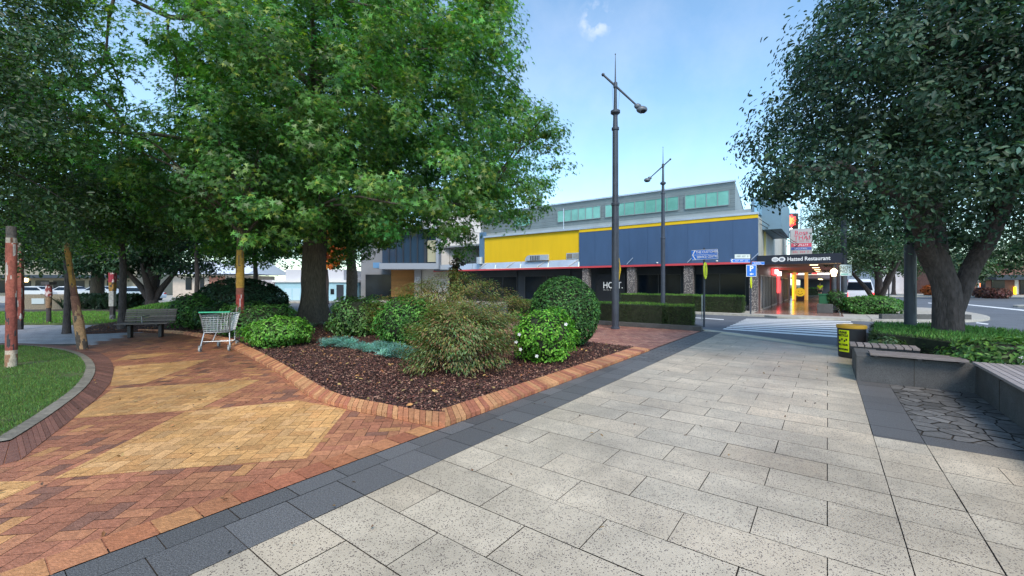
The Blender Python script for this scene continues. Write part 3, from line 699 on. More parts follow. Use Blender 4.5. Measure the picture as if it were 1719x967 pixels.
p1 = G(1182, 549)
sp = thing('street_sign', 'post with blue two-line street direction sign and fluorescent disc at the front hedge end', 'street sign', p1)
MB().tube([(0, 0, 0), (0, 0, 2.95)], .035, 12).build('post', M['polem'], sp)
bl = MB().prism([(-.48, -.012), (.50, -.012), (.50, .012), (-.48, .012)], 0, .36).build('sign_blade', M['signblue'], sp); bl.location = (0, -.05, 2.52); bl.rotation_euler = (0, -.055, 0)
bd = MB()
for z0, z1 in ((0, .012), (.348, .36), (.174, .186)): bd.box(-.47, .49, -.016, -.013, z0, z1)
bd.box(.48, .495, -.016, -.013, 0, .36); bd.build('border', WM, bl)
ch = MB(); ch.add([(-.47, -.017, .18), (-.37, -.017, .35), (-.33, -.017, .35), (-.43, -.017, .18), (-.33, -.017, .01), (-.37, -.017, .01)], [(0, 1, 2, 3)[::-1], (0, 3, 4, 5)[::-1]]); ch.build('arrow', WM, bl)
text_obj('THE CUSTOMER', .125, WM, bl, (.09, -.016, .27), sx=.92, bold=.002); text_obj('SERVICE CENTRE', .125, WM, bl, (.09, -.016, .09), sx=.82, bold=.002)
disc(sp, 2.1, .02, -.06, .31, .95)
cb = MB().tube([(-.09, -.02, .2), (-.09, -.02, 1.2)], .02, 8); cb.build('conduit', M['metal'], sp)
p2 = G(1260, 527)
ps = thing('street_sign', 'post with blue P parking sign, street name blades and fluorescent disc by pebbled pillar', 'street sign', p2)
MB().tube([(0, 0, 0), (0, 0, 3.2)], .04, 12).build('post', M['polem'], ps)
pk = MB().box(-.27, .27, -.075, -.055, 2.0, 2.63).build('parking_sign', WM, ps)
pkb = MB().box(-.245, .245, -.08, -.076, 2.025, 2.605).build('panel', M['signblue'], pk)
text_obj('P', .40, WM, pk, (.0, -.083, 2.42), bold=.012); ar = MB(); ar.add([(-.11, -.084, 2.14), (0, -.084, 2.21), (0, -.084, 2.165), (.11, -.084, 2.165), (.11, -.084, 2.115), (0, -.084, 2.115), (0, -.084, 2.07)], [(0, 6, 5, 4, 3, 2, 1)]); ar.build('arrow', WM, pk)
b1 = MB().box(-.86, 0, -.02, .0, 2.98, 3.2, (.62, .70, .68)).build('name_blade', M['attr'], ps); strokes(b1, mat('grey_ink', (.2, .25, .25), .6), -.75, .64, -.023, 3.09, .09, 9)
b2 = MB().prism([(-1.1, -.045), (-.05, -.045), (-.05, -.025), (-1.1, -.025)], 2.76, 2.95).build('direction_blade', M['signblue'], ps)
bb = MB(); bb.box(-1.08, -.06, -.048, -.046, 2.765, 2.78); bb.box(-1.08, -.06, -.048, -.046, 2.93, 2.945); bb.add([(-1.09, -.049, 2.855), (-1.0, -.049, 2.94), (-.95, -.049, 2.94), (-1.03, -.049, 2.855), (-.95, -.049, 2.77), (-1.0, -.049, 2.77)], [(3, 2, 1, 0), (5, 4, 3, 0)]); bb.build('border', WM, b2)
strokes(b2, WM, -.85, .72, -.048, 2.855, .07, 11)
b3 = MB().box(.05, .72, -.045, -.025, 2.64, 2.80).build('direction_blade', M['signblue'], ps); bb = MB(); bb.box(.06, .71, -.048, -.046, 2.645, 2.658); bb.box(.06, .71, -.048, -.046, 2.785, 2.798); bb.build('border', WM, b3); strokes(b3, WM, .15, .42, -.048, 2.722, .07, 7)
disc(ps, 1.68, .0, -.06, .3, .95)
# diamond warning sign on its own post behind the near lamp
p0 = (L1[0] + .2, L1[1] + .45, 0)
wsn = thing('warning_sign', 'yellow pedestrian diamond sign seen nearly edge-on behind the near street lamp', 'warning sign', p0)
MB().tube([(0, 0, 0), (0, 0, 2.7)], .03, 10).build('post', M['metal'], wsn)
dmm = mat('sign_yellow', (.85, .55, .01), .5)
dm = MB().prism([(0, -.42), (.42, 0), (0, .42), (-.42, 0)], -.008, .008).build('panel', dmm, wsn); dm.location = (.03, -.05, 2.15); dm.rotation_euler = (PI / 2, 0, 1.15)
ws = MB(); ws.add([(-.05, .25, .01), (.05, .25, .01), (.04, .02, .01), (-.04, .02, .01)], [(0, 3, 2, 1)]); ws.add([(-.04, .02, .01), (0, .02, .01), (-.10, -.24, .01), (-.14, -.22, .01)], [(0, 3, 2, 1)]); ws.add([(.0, .02, .01), (.04, .02, .01), (.14, -.22, .01), (.10, -.24, .01)], [(0, 3, 2, 1)]); ws.build('walking_figure', BM, dm)
# low dark wall round front hedge
hw = MB(); hw.prism(UP([(-12, 15.25), (-3.42, 15.25), (-3.42, 15.42), (-12, 15.42)]), -.01, .16); hw.prism(UP([(-3.6, 15.42), (-3.42, 15.42), (-3.9, 16.3), (-4.1, 16.3)]), -.01, .16)
hw.build('hedge_kerb', M['wallstone'], label='low dark stone kerb wall along the foot of the front clipped hedge', cat='low wall', origin=(*U(-7.5, 15.3)[:2], 0), bevel=.01)
# ---- benches
def bench(label, loc, rz):
    t = thing('park_bench', label, 'bench', loc, rz, 'timber park benches')
    for x in (-.55, .55):
        lb = MB(); lb.box(x - .06, x + .06, -.08, .08, 0, .42); lb.build('leg', M['blackp'], t, bevel=.01)
        br = MB(); br.box(x - .03, x + .03, -.28, .26, .39, .43); br.tube([(x, .24, .40), (x, .36, .85)], .025, 6); br.build('bracket', M['blackp'], t)
    for i in range(5):
        g = random.uniform(.5, 1.0); MB().box(-.93, .93, -.27 + i * .105, -.18 + i * .105, .432, .462, (g, g * .95, g * .9)).build('seat_slat', M['timber'], t, bevel=.004)
    for i in range(6):
        g = random.uniform(.45, .95); y = .235 + i * .019; z = .49 + i * .066
        MB().box(-.93, .93, y, y + .025, z, z + .056, (g, g * .95, g * .9)).build('back_slat', M['timber'], t, bevel=.004)
    ab = MB(); ab.tube([(.0, -.2, .47), (.0, -.22, .66), (.0, .2, .68)], .018, 6); ab.build('armrest', M['metal'], t)
    t.scale = (.70, 1, .95); return t
bench('dark timber slatted bench at the path edge left of the shopping trolley', (G(240, 567)[0], G(240, 567)[1] + .1, 0), .28)
bench('timber slatted bench hidden mostly behind the shopping trolley', (G(362, 571)[0] , G(362, 571)[1] + .6, 0), -.55)
# ---- shopping trolley
def trolley(loc, rz):
    t = thing('shopping_trolley', 'empty silver wire shopping trolley with green handle left on the brick path', 'trolley', loc, rz)
    m = M['metal']
    # local: x = length (front at +x), y = width ; basket
    def ring(z, x0, x1, w0, w1): return [(x0, -w0, z), (x1, -w1, z), (x1, w1, z), (x0, w0, z), (x0, -w0, z)]
    bk = MB(); lv = 8
    for i in range(lv + 1):
        f = i / lv; z = .47 + .43 * f
        bk.tube(ring(z, -.36 + .0 * f, .30 + .16 * f, .20 + .07 * f, .15 + .04 * f), .008 if i in (0, lv) else .0042, 5)
    for s in (-1, 1):
        for k in range(15):
            g = k / 14; bk.tube([(-.36 + .66 * g, s * (.20 - .05 * g), .47), (-.36 + .82 * g, s * (.27 - .08 * g), .90)], .0036, 4)
    for k in range(8):
        g = -1 + 2 * k / 7; bk.tube([(.30, g * .15, .47), (.46, g * .19, .90)], .0036, 4); bk.tube([(-.36, g * .2, .47), (-.36, g * .27, .90)], .0036, 4); bk.tube([(-.36, g * .2, .47), (.30, g * .15, .47)], .0036, 4)
    for k in range(9): x = -.36 + .66 * k / 8; bk.tube([(x, -.19, .47), (x, .19, .47)], .0036, 4)
    bk.build('basket', m, t)
    hd = MB(); hd.tube([(-.42, -.27, .98), (-.42, .27, .98)], .018, 10); hd.build('handle', mat('green_plastic', (.05, .42, .24), .4), t)
    fr = MB()
    for s in (-1, 1):
        fr.tube([(-.42, s * .27, .98), (-.38, s * .25, .90), (-.30, s * .22, .45), (-.38, s * .25, .14)], .012, 6)
        fr.tube([(-.38, s * .25, .16), (.1, s * .21, .20), (.40, s * .17, .16)], .012, 6)
        fr.tube([(.24, s * .16, .46), (.1, s * .2, .20)], .010, 6)
    fr.tube([(-.33, -.24, .24), (-.33, .24, .24)], .008, 5); fr.tube([(.40, -.17, .16), (.40, .17, .16)], .01, 5); fr.tube([(0, -.21, .2), (0, .21, .2)], .008, 5)
    fr.build('chassis', m, t)
    st = MB(); [st.box(-.33, -.325, -.2 + k * .06, -.19 + k * .06, .5, .8) for k in range(7)]; st.build('child_seat_flap', m, t)
    for x, y in ((-.38, .25), (-.38, -.25), (.38, .17), (.38, -.17)):
        w = MB(); w.tube([(x - .03, y - .014, .062), (x - .03, y + .014, .062)], .062, 16); wh = w.build('castor', mat('grey_tyre', (.30, .31, .32), .6), t)
        k = MB(); k.tube([(x - .03, y - .022, .062), (x - .03, y + .022, .062)], .028, 10); k.build('hub', M['blackp'], wh)
        f = MB(); f.box(x - .045, x - .005, y - .028, y - .02, .05, .15); f.box(x - .045, x - .005, y + .02, y + .028, .05, .15); f.box(x - .045, x + .015, y - .028, y + .028, .13, .155); f.build('fork', m, wh)
tl = G(361, 588)
trolley((tl[0], tl[1] + .25, 0), 1.85)
bpy.data.objects['shopping_trolley'].scale = (1.1, 1.2, .95)
# ---- painted posts
def painted_post(label, x, y0, y1, w_px, bands, cap=None, lean=0, boxy=False, name='painted_post'):
    g = G(x, y0); d = g[1]; r = w_px / 2 / F_ * d * math.cos(math.atan((x - CX) / F_)) * .95; h = (y0 - y1) / F_ * d
    t = thing(name, label, 'painted post', (g[0], g[1], 0), random.uniform(0, .5), 'carved and painted timber posts')
    mb = MB(); n = 30; k = 110; vs = []; fs = []; cs = []
    for i in range(k + 1):
        f = i / k; z = h * f
        rr_ = r * (1 + .05 * noise.noise(Vector((0, 0, z * 3 + x)))) * (1 - .08 * f)
        bi = [b for b in bands if b[0] <= f + 1e-6][-1]
        for j in range(n):
            a = 2 * PI * j / n; q = rr_ * bi[2]
            if boxy: q *= 1 / max(abs(math.cos(a)), abs(math.sin(a))) * .92
            q *= 1 + .06 * noise.noise(Vector((math.cos(a) * 2, math.sin(a) * 2, z * 5 + x)))
            vs.append((q * math.cos(a) + lean * f, q * math.sin(a), z))
    for i in range(k):
        bi = [b for b in bands if b[0] <= (i + .5) / k][-1]
        for j in range(n):
            c = bi[1]; e = noise.noise(Vector((math.cos(2 * PI * j / n) * 1.7, math.sin(2 * PI * j / n) * 1.7, i * .11 + x)))
            if e > bi[3]: c = bi[4]
            g_ = random.uniform(.85, 1.15)
            mb.add([vs[i * n + j], vs[i * n + (j + 1) % n], vs[(i + 1) * n + (j + 1) % n], vs[(i + 1) * n + j]], [(0, 1, 2, 3)], tuple(q * g_ for q in c))
    mb.add([vs[k * n + j] for j in range(n)], [list(range(n))], bands[-1][1])
    mb.build('shaft', M['rough'], t)
    if cap: MB().box(-cap * r + lean, cap * r + lean, -cap * r, cap * r, h, h + .12, (.06, .055, .06)).build('cap', M['rough'], t)
    return t
RED, OCH, WHT, DRK, BRN, SLT = (.24, .065, .05), (.34, .18, .045), (.38, .37, .36), (.05, .045, .05), (.20, .085, .05), (.14, .15, .17)
painted_post('nearest red painted round post with dark spots standing in the near lawn', 19, 618, 380, 23, [(0, (.28, .15, .09), 1.05, .1, (.45, .38, .30)), (.10, (.50, .40, .32), 1.02, .3, BRN), (.13, RED, 1.0, .33, DRK), (.5, (.34, .10, .07), 1.0, .3, (.5, .42, .38)), (.88, (.45, .38, .32), 1.0, .3, BRN), (.92, (.12, .10, .09), .95, .3, BRN)])
painted_post('boxy red and brown painted post just behind the nearest red post', 33, 553, 405, 14, [(0, DRK, .9, .5, RED), (.12, RED, 1.1, .25, WHT), (.5, (.30, .10, .07), 1.1, .2, (.40, .36, .33)), (.8, (.25, .22, .2), 1.0, .3, BRN)], boxy=True)
painted_post('short dark post with square cap and red collar on the far lawn', 82, 543, 478, 11, [(0, DRK, .9, .5, BRN), (.4, (.24, .15, .09), 1.1, .4, DRK), (.7, (.24, .05, .05), 1.3, .2, (.55, .45, .45))], cap=1.8)
painted_post('leaning ochre post with pale carved relief at its foot beside the lawn kerb', 139, 586, 408, 20, [(0, (.42, .24, .12), 1.05, .0, (.10, .075, .06)), (.32, (.20, .09, .06), .85, .3, (.40, .24, .12)), (.5, (.16, .07, .05), .72, .3, OCH), (.6, OCH, .62, .25, (.12, .08, .05)), (.95, (.3, .2, .08), .55, .3, BRN)], lean=-.36)
painted_post('square totem post stacked red, ochre, white and black beyond the grey path', 189, 538, 458, 12, [(0, SLT, .8, .4, DRK), (.12, DRK, .8, .4, SLT), (.3, WHT, 1.0, .4, (.35, .35, .38)), (.62, OCH, 1.05, .3, DRK), (.80, (.33, .04, .06), 1.15, .3, (.6, .5, .5))], boxy=True)
T3 = G(403, 571)
# ================================================================== VEHICLES
def car(label, loc, rz, paint, kind='car', group='cars parked behind the park', lights=False):
    t = thing('parked_' + kind, label, kind, loc, rz, group)
    if kind == 'car':
        pr = [(-2.1, .35), (-2.15, .62), (-2.05, .85), (-1.75, .93), (-1.35, 1.02), (-.75, 1.40), (-.2, 1.47), (.55, 1.42), (1.2, 1.0), (1.95, .86), (2.12, .66), (2.15, .35)]
        gl = [(-1.25, 1.0), (-.78, 1.33), (.52, 1.35), (1.02, 1.0)]; W = .86; wr, wx = .32, (-1.35, 1.35)
    else:
        pr = [(-2.6, .35), (-2.62, 1.0), (-2.5, 1.95), (-2.3, 2.08), (1.1, 2.05), (1.55, 1.9), (2.1, 1.25), (2.55, 1.05), (2.65, .7), (2.65, .35)]
        gl = [(.7, 1.2), (.75, 1.75), (1.4, 1.72), (1.85, 1.22)]; W = .95; wr, wx = .35, (-1.6, 1.65)
    n = len(pr); mb = MB(); vs = []
    for s in (-1, 1):
        for x, z in pr: w = W - max(0, z - .95) * .28; vs.append((x, s * w, z))
    mb.add(vs, [list(range(n))[::-1] if False else list(range(n)), [n + i for i in range(n)][::-1]] + [(i, (i + 1) % n, n + (i + 1) % n, n + i)[::-1] for i in range(n)], paint)
    mb.build('body', M['carpaint'], t, bevel=.05)
    g = MB()
    for s in (-1, 1):
        q = [(x, s * (W - max(0, z - .95) * .28 + .012), z) for x, z in gl]; g.add(q, [(0, 1, 2, 3) if s > 0 else (3, 2, 1, 0)])
    if kind == 'car': g.add([(-1.30, -.72, 1.04), (-1.30, .72, 1.04), (-.80, .64, 1.40), (-.80, -.64, 1.40)], [(0, 1, 2, 3)]); g.add([(1.17, -.72, 1.04), (1.17, .72, 1.04), (.62, .64, 1.42), (.62, -.64, 1.42)], [(3, 2, 1, 0)])
    else: g.add([(-2.615, -.75, 1.25), (-2.615, .75, 1.25), (-2.53, .66, 1.85), (-2.53, -.66, 1.85)], [(0, 1, 2, 3)])
    g.build('window', M['darkglass'], t)
    for x in wx:
        for s in (-1, 1):
            w = MB(); w.tube([(x, s * (W - .16), wr), (x, s * (W + .02), wr)], wr, 20); o = w.build('wheel', M['rubber'], t)
            r = MB(); r.tube([(x, s * (W - .1), wr), (x, s * (W + .03), wr)], wr * .6, 14); r.build('rim', M['metal'], o)
    for s in (-1, 1):
        e = pr[0][0]; MB().box(e - .045, e + .06, s * W * .82 - .1, s * W * .82 + .1, .72 if kind == 'car' else .75, .86 if kind == 'car' else 1.05).build('tail_light', M['redlit'] if lights else mat('tail_red', (.4, .02, .02), .3), t)
        e = pr[-1][0]; MB().box(e - .12, e + .02, s * W * .75 - .14, s * W * .75 + .14, .62, .78).build('headlight', WM, t)
    MB().box(pr[0][0] - .035, pr[0][0] + .02, -.25, .25, .50, .61).build('number_plate', WM, t)
    return t
for lab, x, d, rz, c in (('white car behind the low sign wall, leftmost of the parked cars', 62, 46, .05, (.5, .52, .55)), ('white sedan parked between the capped post and the leaning post', 118, 47, .02, (.52, .53, .56)),
                    ('silver grey car seen past the leaning ochre post', 170, 47, .06, (.42, .46, .50)), ('pale blue-silver car beneath the domed tree', 232, 40, -.1, (.50, .60, .72))):
    q = P(x, 0, d); car(lab, (q[0], q[1], -.08), rz + PI, c)
q = P(1438, 0, 33.5); vn = car('white van parked beyond the arcade post with one red tail light lit', (q[0], q[1], -.1), 1.57 - .62, (.62, .68, .80), 'van', None, True); vn.scale = (1, 1, 1)
# ================================================================== MAIN BUILDING
C0 = np.array([14.35, 24.5])
def bx(px, y=0.0):                       # bearing -> distance along the facade (local x) on the plane local-y = y
    r = (px - CX) / F_; c = C0 + y * np.array([sa, ca])
    return (r * c[1] - c[0]) / (ca + r * sa)
def bz(px, py, y=0.0):
    x = bx(px, y); d = C0[1] + y * ca - x * sa; return H - (py - CY) / F_ * d
LOCB = (C0[0], C0[1], 0)
B = thing('corner_building', 'low corner building with yellow and blue upper walls, red awning edge and pebbled pillars', 'building', LOCB, RZ)
XL, XB, XY = bx(640), bx(972), bx(812)
MB().box(XL, -.25, 1.5, 1.7, 0, 2.86).build('shopfront_wall', M['darkpanel'], B)
for a, b in ((1068, 1146), (1165, 1255), (1000, 1050), (800, 870), (880, 960)):
    xa, xb = bx(a, 1.5), bx(b, 1.5)
    w = MB().box(xa + .1, xb - .1, 1.47, 1.498, .35, 2.25).build('window', M['darkglass'], B)
    fr = MB(); nn_ = max(2, int((xb - xa) / 1.6))
    for i in range(nn_ + 1): x = xa + .1 + (xb - xa - .2) * i / nn_; fr.box(x - .025, x + .025, 1.44, 1.468, .35, 2.25)
    fr.box(xa + .07, xb - .07, 1.435, 1.466, 2.25, 2.3); fr.box(xa + .07, xb - .07, 1.435, 1.466, .30, .348); fr.build('window_frame', mat('dark_frame', (.05, .055, .065), .4), w)
    bl_ = MB(); bl_.box(xa + .1, xb - .1, 1.40, 1.43, 2.32, 2.78); bl_.build('blind_box', M['darkpanel'], B)
for a, b in ((1053, 1066), (1148, 1163), (1258, 1272), (978, 988)):
    MB().box(bx(a, .15), bx(b, .15), .1, .55, 0, 2.79).build('pillar', M['pebble'], B)
MB().box(bx(1163), bx(1258), .5, .6, 0, .34).build('plinth', M['pebble'], B)
hb = MB().box(bx(1000, .7), bx(1050, .7), .68, .72, .1, 2.35).build('sign_panel', mat('black_panel', (.006, .008, .014), .5), B)
tx0 = bx(1012, .68); tx1 = bx(1046, .68); 
text_obj('HOST.', .66, WM, hb, ((tx0 + tx1) / 2, .677, 1.50), sx=.83, bold=.008); strokes(hb, WM, tx0 + .05, .6, .676, 1.17, .05, 9)
MB().box(XL, .0, .02, 1.7, 2.80, 2.858).build('awning_soffit', M['darkpanel'], B)
MB().box(XL, .0, -.06, .0, 2.80, 2.93).build('red_edge_trim', M['redtrim'], B)
MB().box(XB, -.0, .02, .32, 2.94, bz(1280, 365)).build('blue_hoarding', M['bluewall'], B)
zt = bz(1280, 365)
for i in range(1, 9): x = XB * (1 - i / 9); MB().box(x - .008, x + .008, .012, .019, 2.95, zt - .01).build('panel_seam', M['seam'], B)
MB().box(XB, 0, .0, .34, zt + .003, zt + .22).build('yellow_stripe', M['yellow'], B)
MB().box(XY, .03, -.04, .40, zt + .223, zt + .36).build('coping', M['silver'], B)
MB().box(XY, XB - .005, .12, .35, 3.3, zt + .218).build('yellow_wall', M['yellow'], B)
YY = .12
aw = MB(); aw.add([(XL, -.05, 2.96), (XB - .02, -.05, 2.96), (XB - .02, 1.0, 3.2), (XL, 1.0, 3.2)], [(0, 1, 2, 3)])
aw = MB(); n_aw = 9
for i in range(n_aw):
    x0 = XL + (XB - .03 - XL) * i / n_aw; x1 = XL + (XB - .03 - XL) * (i + 1) / n_aw
    aw.add([(x0 + .02, -1.05, 2.95), (x1 - .02, -1.05, 2.95), (x1 - .02, .1, 3.47), (x0 + .02, .1, 3.47), (x0 + .02, -1.05, 2.90), (x1 - .02, -1.05, 2.90)], [(0, 1, 2, 3), (4, 5, 1, 0)])
aw = MB()
for i in range(n_aw):
    x0 = XL + (XB - .03 - XL) * i / n_aw; x1 = XL + (XB - .03 - XL) * (i + 1) / n_aw
    aw.add([(x0 + .02, -.04, 2.94), (x1 - .02, -.04, 2.94), (x1 - .02, .11, 3.47), (x0 + .02, .11, 3.47)], [(0, 1, 2, 3)])
aw.build('silver_awning', M['silver'], B)
rb = MB()
for px in (812, 858, 911, 965):
    x = bx(px + 0); rb.tube([(x - .5, -.07, 2.98), (x + .28, .08, 3.47)], .03, 5)
rb.build('awning_rib', WM, B)
for px, py in ((1055, 437), (1157, 434), (1263, 432)):
    x = bx(px); MB().tube([(x - .1, -.06, 2.98), (x + .32, -.01, 3.42)], .03, 6).build('stay_rod', mat('pale_steel', (.36, .45, .60), .5), B)
for px in (1104, 1204, 903):
    x = bx(px); MB().ellipsoid((x, -.1, 3.02), (.07, .05, .05), 10, 6).build('flood_light', WM, B)
# openings and ducts in the yellow wall
ac = MB(); x0, x1 = bx(884, YY), bx(922, YY); n = 10
prof = [(x0, 3.5)] + [(x0 + .45 * (1 - math.cos(PI / 2 * i / 6)), 3.5 + .42 + .0 + .0 * i if False else 3.5 + .45 * math.sin(PI / 2 * i / 6)) for i in range(1, 7)] + [(x1, 3.93), (x1, 3.5)]
m_ = len(prof); ac.add([(p[0], -.25 + YY, p[1]) for p in prof] + [(p[0], YY - .005, p[1]) for p in prof], [list(range(m_))[::-1], [m_ + i for i in range(m_)]] + [(i, (i + 1) % m_, m_ + (i + 1) % m_, m_ + i) for i in range(m_)])
a_o = ac.build('air_duct', M['silver'], B)
g_ = MB(); [g_.box(x0 + .55 + k * .16, x0 + .62 + k * .16, -.27 + YY, -.255 + YY, 3.52, 3.88) for k in range(6)]; g_.build('grille', M['darkpanel'], a_o)
xw0, xw1 = bx(951, YY), XB - .01
w = MB().box(xw0, xw1, YY - .03, YY - .005, 3.5, 3.98).build('louvre_window', M['silver'], B); MB().box(xw0 + .06, (xw0 + xw1) / 2 - .03, YY - .04, YY - .031, 3.55, 3.92).build('pane', mat('brown_pane', (.22, .20, .18), .3), w); MB().box((xw0 + xw1) / 2 + .03, xw1 - .04, YY - .04, YY - .031, 3.55, 3.92).build('pane', mat('grey_pane', (.30, .32, .32), .3), w)
dx_ = bx(808, YY); MB().tube([(dx_, YY - .25, 3.4), (dx_, YY - .25, 4.0)], .28, 12).build('roof_vent', M['silver'], B)
MB().box(XY - .6, XY - .02, .1, .4, 3.2, zt + .75).build('corner_pilaster', mat('blue_grey_paint', (.10, .19, .30), .6), B)
MB().box(XL, -.31, .41, 19.5, zt - .35, zt - .2).build('lower_roof', mat('roof_sheet', (.3, .32, .34), .6), B)
# set-back clad storey
YB = 5.5; xr = bx(1234, YB); xl = bx(700, YB); zr = bz(1234, 305, YB); zl = 5.35
up = MB(); n_r = 26; hgt = zr - 4.9
for i in range(n_r):                     # ribbed sheets, each lap a little proud of the next
    z0 = 4.9 + hgt * i / n_r; z1 = 4.9 + hgt * (i + 1) / n_r; g = .93 + .1 * (i % 2)
    up.add([(xl, YB, z0), (xr, YB, z0), (xr, YB - .05, z1 - .02), (xl, YB - .05, z1 - .02), (xl, YB, z1), (xr, YB, z1)], [(0, 1, 2, 3), (3, 2, 5, 4)], (g, g, g))
up.add([(xr, YB, 4.9), (xr, YB + 11, 4.9), (xr, YB + 3.6, 4.9 + .62 * hgt), (xr, YB, zr)], [(0, 1, 2, 3)]); up.add([(xl, YB, zr), (xr, YB, zr), (xr, YB + 11, 4.9), (xl, YB + 11, 4.9)], [(0, 1, 2, 3)])
us = up.build('clad_storey', mat('grey_cladding_a', (.24, .29, .31), .55, attr=True, nscale=1, namp=.1), B)
MB().box(xl, xr + .06, YB - .16, YB + .1, zr + .002, zr + .12).build('roof_edge', M['silver'], B)
for a, b, k in ((1150, 1224, 4), (1016, 1139, 7), (936, 1008, 6), (862, 890, 2)):
    xa, xb = bx(a, YB - .1), bx(b, YB - .1); z0, z1 = bz(1187, 347, YB - .1), bz(1187, 324, YB - .1)
    w = MB().box(xa, xb, YB - .10, YB - .06, z0, z1).build('window_band', M['greenglass'], B)
    f = MB(); [f.box(xa + (xb - xa) * i / k - .03, xa + (xb - xa) * i / k + .03, YB - .13, YB - .101, z0, z1) for i in range(k + 1)]; f.box(xa, xb, YB - .135, YB - .102, z1, z1 + .05); f.box(xa, xb, YB - .135, YB - .102, z0 - .05, z0); f.build('mullion', M['corr'], w)
# lower lean-to cladding
ys = 3.2; xs_ = bx(1262, ys); sk = MB(); z0, z1 = zt + .1, bz(1262, 341, ys); nk = 7
for i in range(nk):
    a = z0 + (z1 - z0) * i / nk; b = z0 + (z1 - z0) * (i + 1) / nk; y_a = ys + (YB - ys) * i / nk; y_b = ys + (YB - ys) * (i + 1) / nk
    sk.add([(xl, y_a, a), (xs_, y_a, a), (xs_, y_b - .12, b - .03), (xl, y_b - .12, b - .03), (xs_, y_b, b), (xl, y_b, b)], [(0, 1, 2, 3), (3, 2, 4, 5)], (.9 + .12 * (i % 2),) * 3)
sk.add([(xs_, ys, z0), (xs_, YB, z0), (xs_, YB, z1)], [(0, 1, 2)]); sk.build('lean_to_cladding', us.data.materials[0], B)
for px in (865, 946):
    x = bx(px, 2.5); MB().tube([(x, 2.5, zt), (x, 2.5, bz(px, 350, 2.5))], .03, 6).build('vent_pipe', M['silver'], B)
xb0, xb1 = bx(1261, 2.2), bx(1312, 2.2)
MB().box(xb0, xb1, 2.2, 9, 5.0, bz(1262, 331, 2.2)).build('plant_room', mat('blue_grey_panel', (.16, .26, .34), .5, nscale=.6, namp=.1), B)
# side along the arcade
SX = 0.0
MB().box(-.22, -.02, .36, 3.2, 2.95, zt + .2).build('beige_side_panel', mat('beige_panel', (.42, .42, .38), .6, nscale=1.2, namp=.15), B)
MB().box(-.3, .06, 3.25, 3.7, 2.95, 7.1).build('yellow_pilaster', mat('pale_yellow', (.70, .58, .22), .6), B)
MB().box(-.22, -.02, .4, 3.2, zt + .42, 6.6).build('blue_glazing', mat('sky_glass', (.25, .48, .66), .1), B)
MB().box(-.25, .0, 3.71, 22, 2.95, 6.6).build('upper_side_wall', mat('pale_render', (.52, .52, .50), .8, nscale=1, namp=.12), B)
MB().box(-.3, .03, 3.75, 9.0, 5.2, 6.7).build('orange_fascia', M['orangelit'], B)
cc = [MB().tube([(.02, .5 + i * .4, zt - .25 * i), (3.2, 16, 3.4)], .02, 5).build('cable', M['blackp'], B) for i in range(2)]
# arcade: floor, roof, shopfronts
MB().box(.0, 3.9, -2.0, 60, -.05, .012).build('tiled_floor', M['tile'], B)
MB().box(.0, 3.85, .0, 27.5, 2.95, 3.12).build('arcade_roof', M['darkpanel'], B)
fa = MB().box(-.02, 3.9, -.12, -.0, 2.72, 3.25).build('fascia_board', mat('navy_fascia', (.012, .016, .03), .5), B)
MB().box(-.01, 3.88, .002, 27, 2.78, 2.94).build('arcade_ceiling', mat('brown_ceiling', (.32, .26, .22), .6), B)
text_obj('Hatted Restaurant', .30, WM, fa, (2.42, -.123, 2.99), sx=.86, bold=.006)
ov = MB()
for i, x in enumerate((.88, 1.2)):
    ov.add([(x + .17 * math.cos(2 * PI * k / 20), -.124, 3.0 + .14 * math.sin(2 * PI * k / 20)) for k in range(20)], [list(range(20))])
ov.build('oval_logo', WM, fa)
oi = MB(); oi.box(.75, 1.01, -.128, -.125, 2.99, 3.01); [oi.box(.79 + k * .05, .81 + k * .05, -.128, -.125, 3.03, 3.07) for k in range(4)]; oi.box(.8, .96, -.128, -.125, 2.93, 2.95)
oi.add([(1.2 + .1 * math.cos(2 * PI * k / 16), -.127, 3.0 + .08 * math.sin(2 * PI * k / 16)) for k in range(16)], [list(range(16))], (.3, .3, .3)); oi.build('logo_detail', mat('logo_grey', (.2, .22, .26), .6), fa)
# shopfront side
sw = MB().box(-.2, -.0, .56, 27, .012, 2.78).build('side_wall', mat('maroon_wall', (.15, .06, .055), .5), B)
for y0, y1, k in ((1.0, 2.3, 1), (2.7, 6.6, 4), (7.6, 10.8, 3), (13.5, 16.5, 3), (18.5, 23, 4)):
    g = MB().box(.004, .03, y0, y1, .1, 2.1).build('shop_window', M['darkglass'], B)
    f = MB(); [f.box(.032, .07, y0 + (y1 - y0) * i / k - .035, y0 + (y1 - y0) * i / k + .035, .02, 2.16) for i in range(k + 1)]; f.box(.032, .068, y0, y1, 2.1, 2.16); f.box(.032, .066, y0, y1, .02, .1); f.build('shop_frame', mat('aluminium_frame', (.42, .38, .36), .4), g)
for y0, y1, z0, z1, k in ((7.4, 12.5, 2.28, 2.72, 'redlit'), (11.2, 13.2, .9, 2.2, 'redlit')):
    MB().box(.033, .09, y0, y1, z0, z1).build('red_sign_panel', M[k], B)
hs = MB().box(.35, .44, 5.9, 7.5, 2.32, 2.62).build('hanging_sign', M['whitelit'], B)
MB().box(.05, .34, 11.3, 11.4, 2.25, 2.6).build('lit_sign', M['whitelit'], B)
ls = MB(); ls.box(.033, .20, 12.9, 13.15, .012, 1.9); ls.build('white_display', mat('pale_grey', (.6, .58, .58), .6), B)
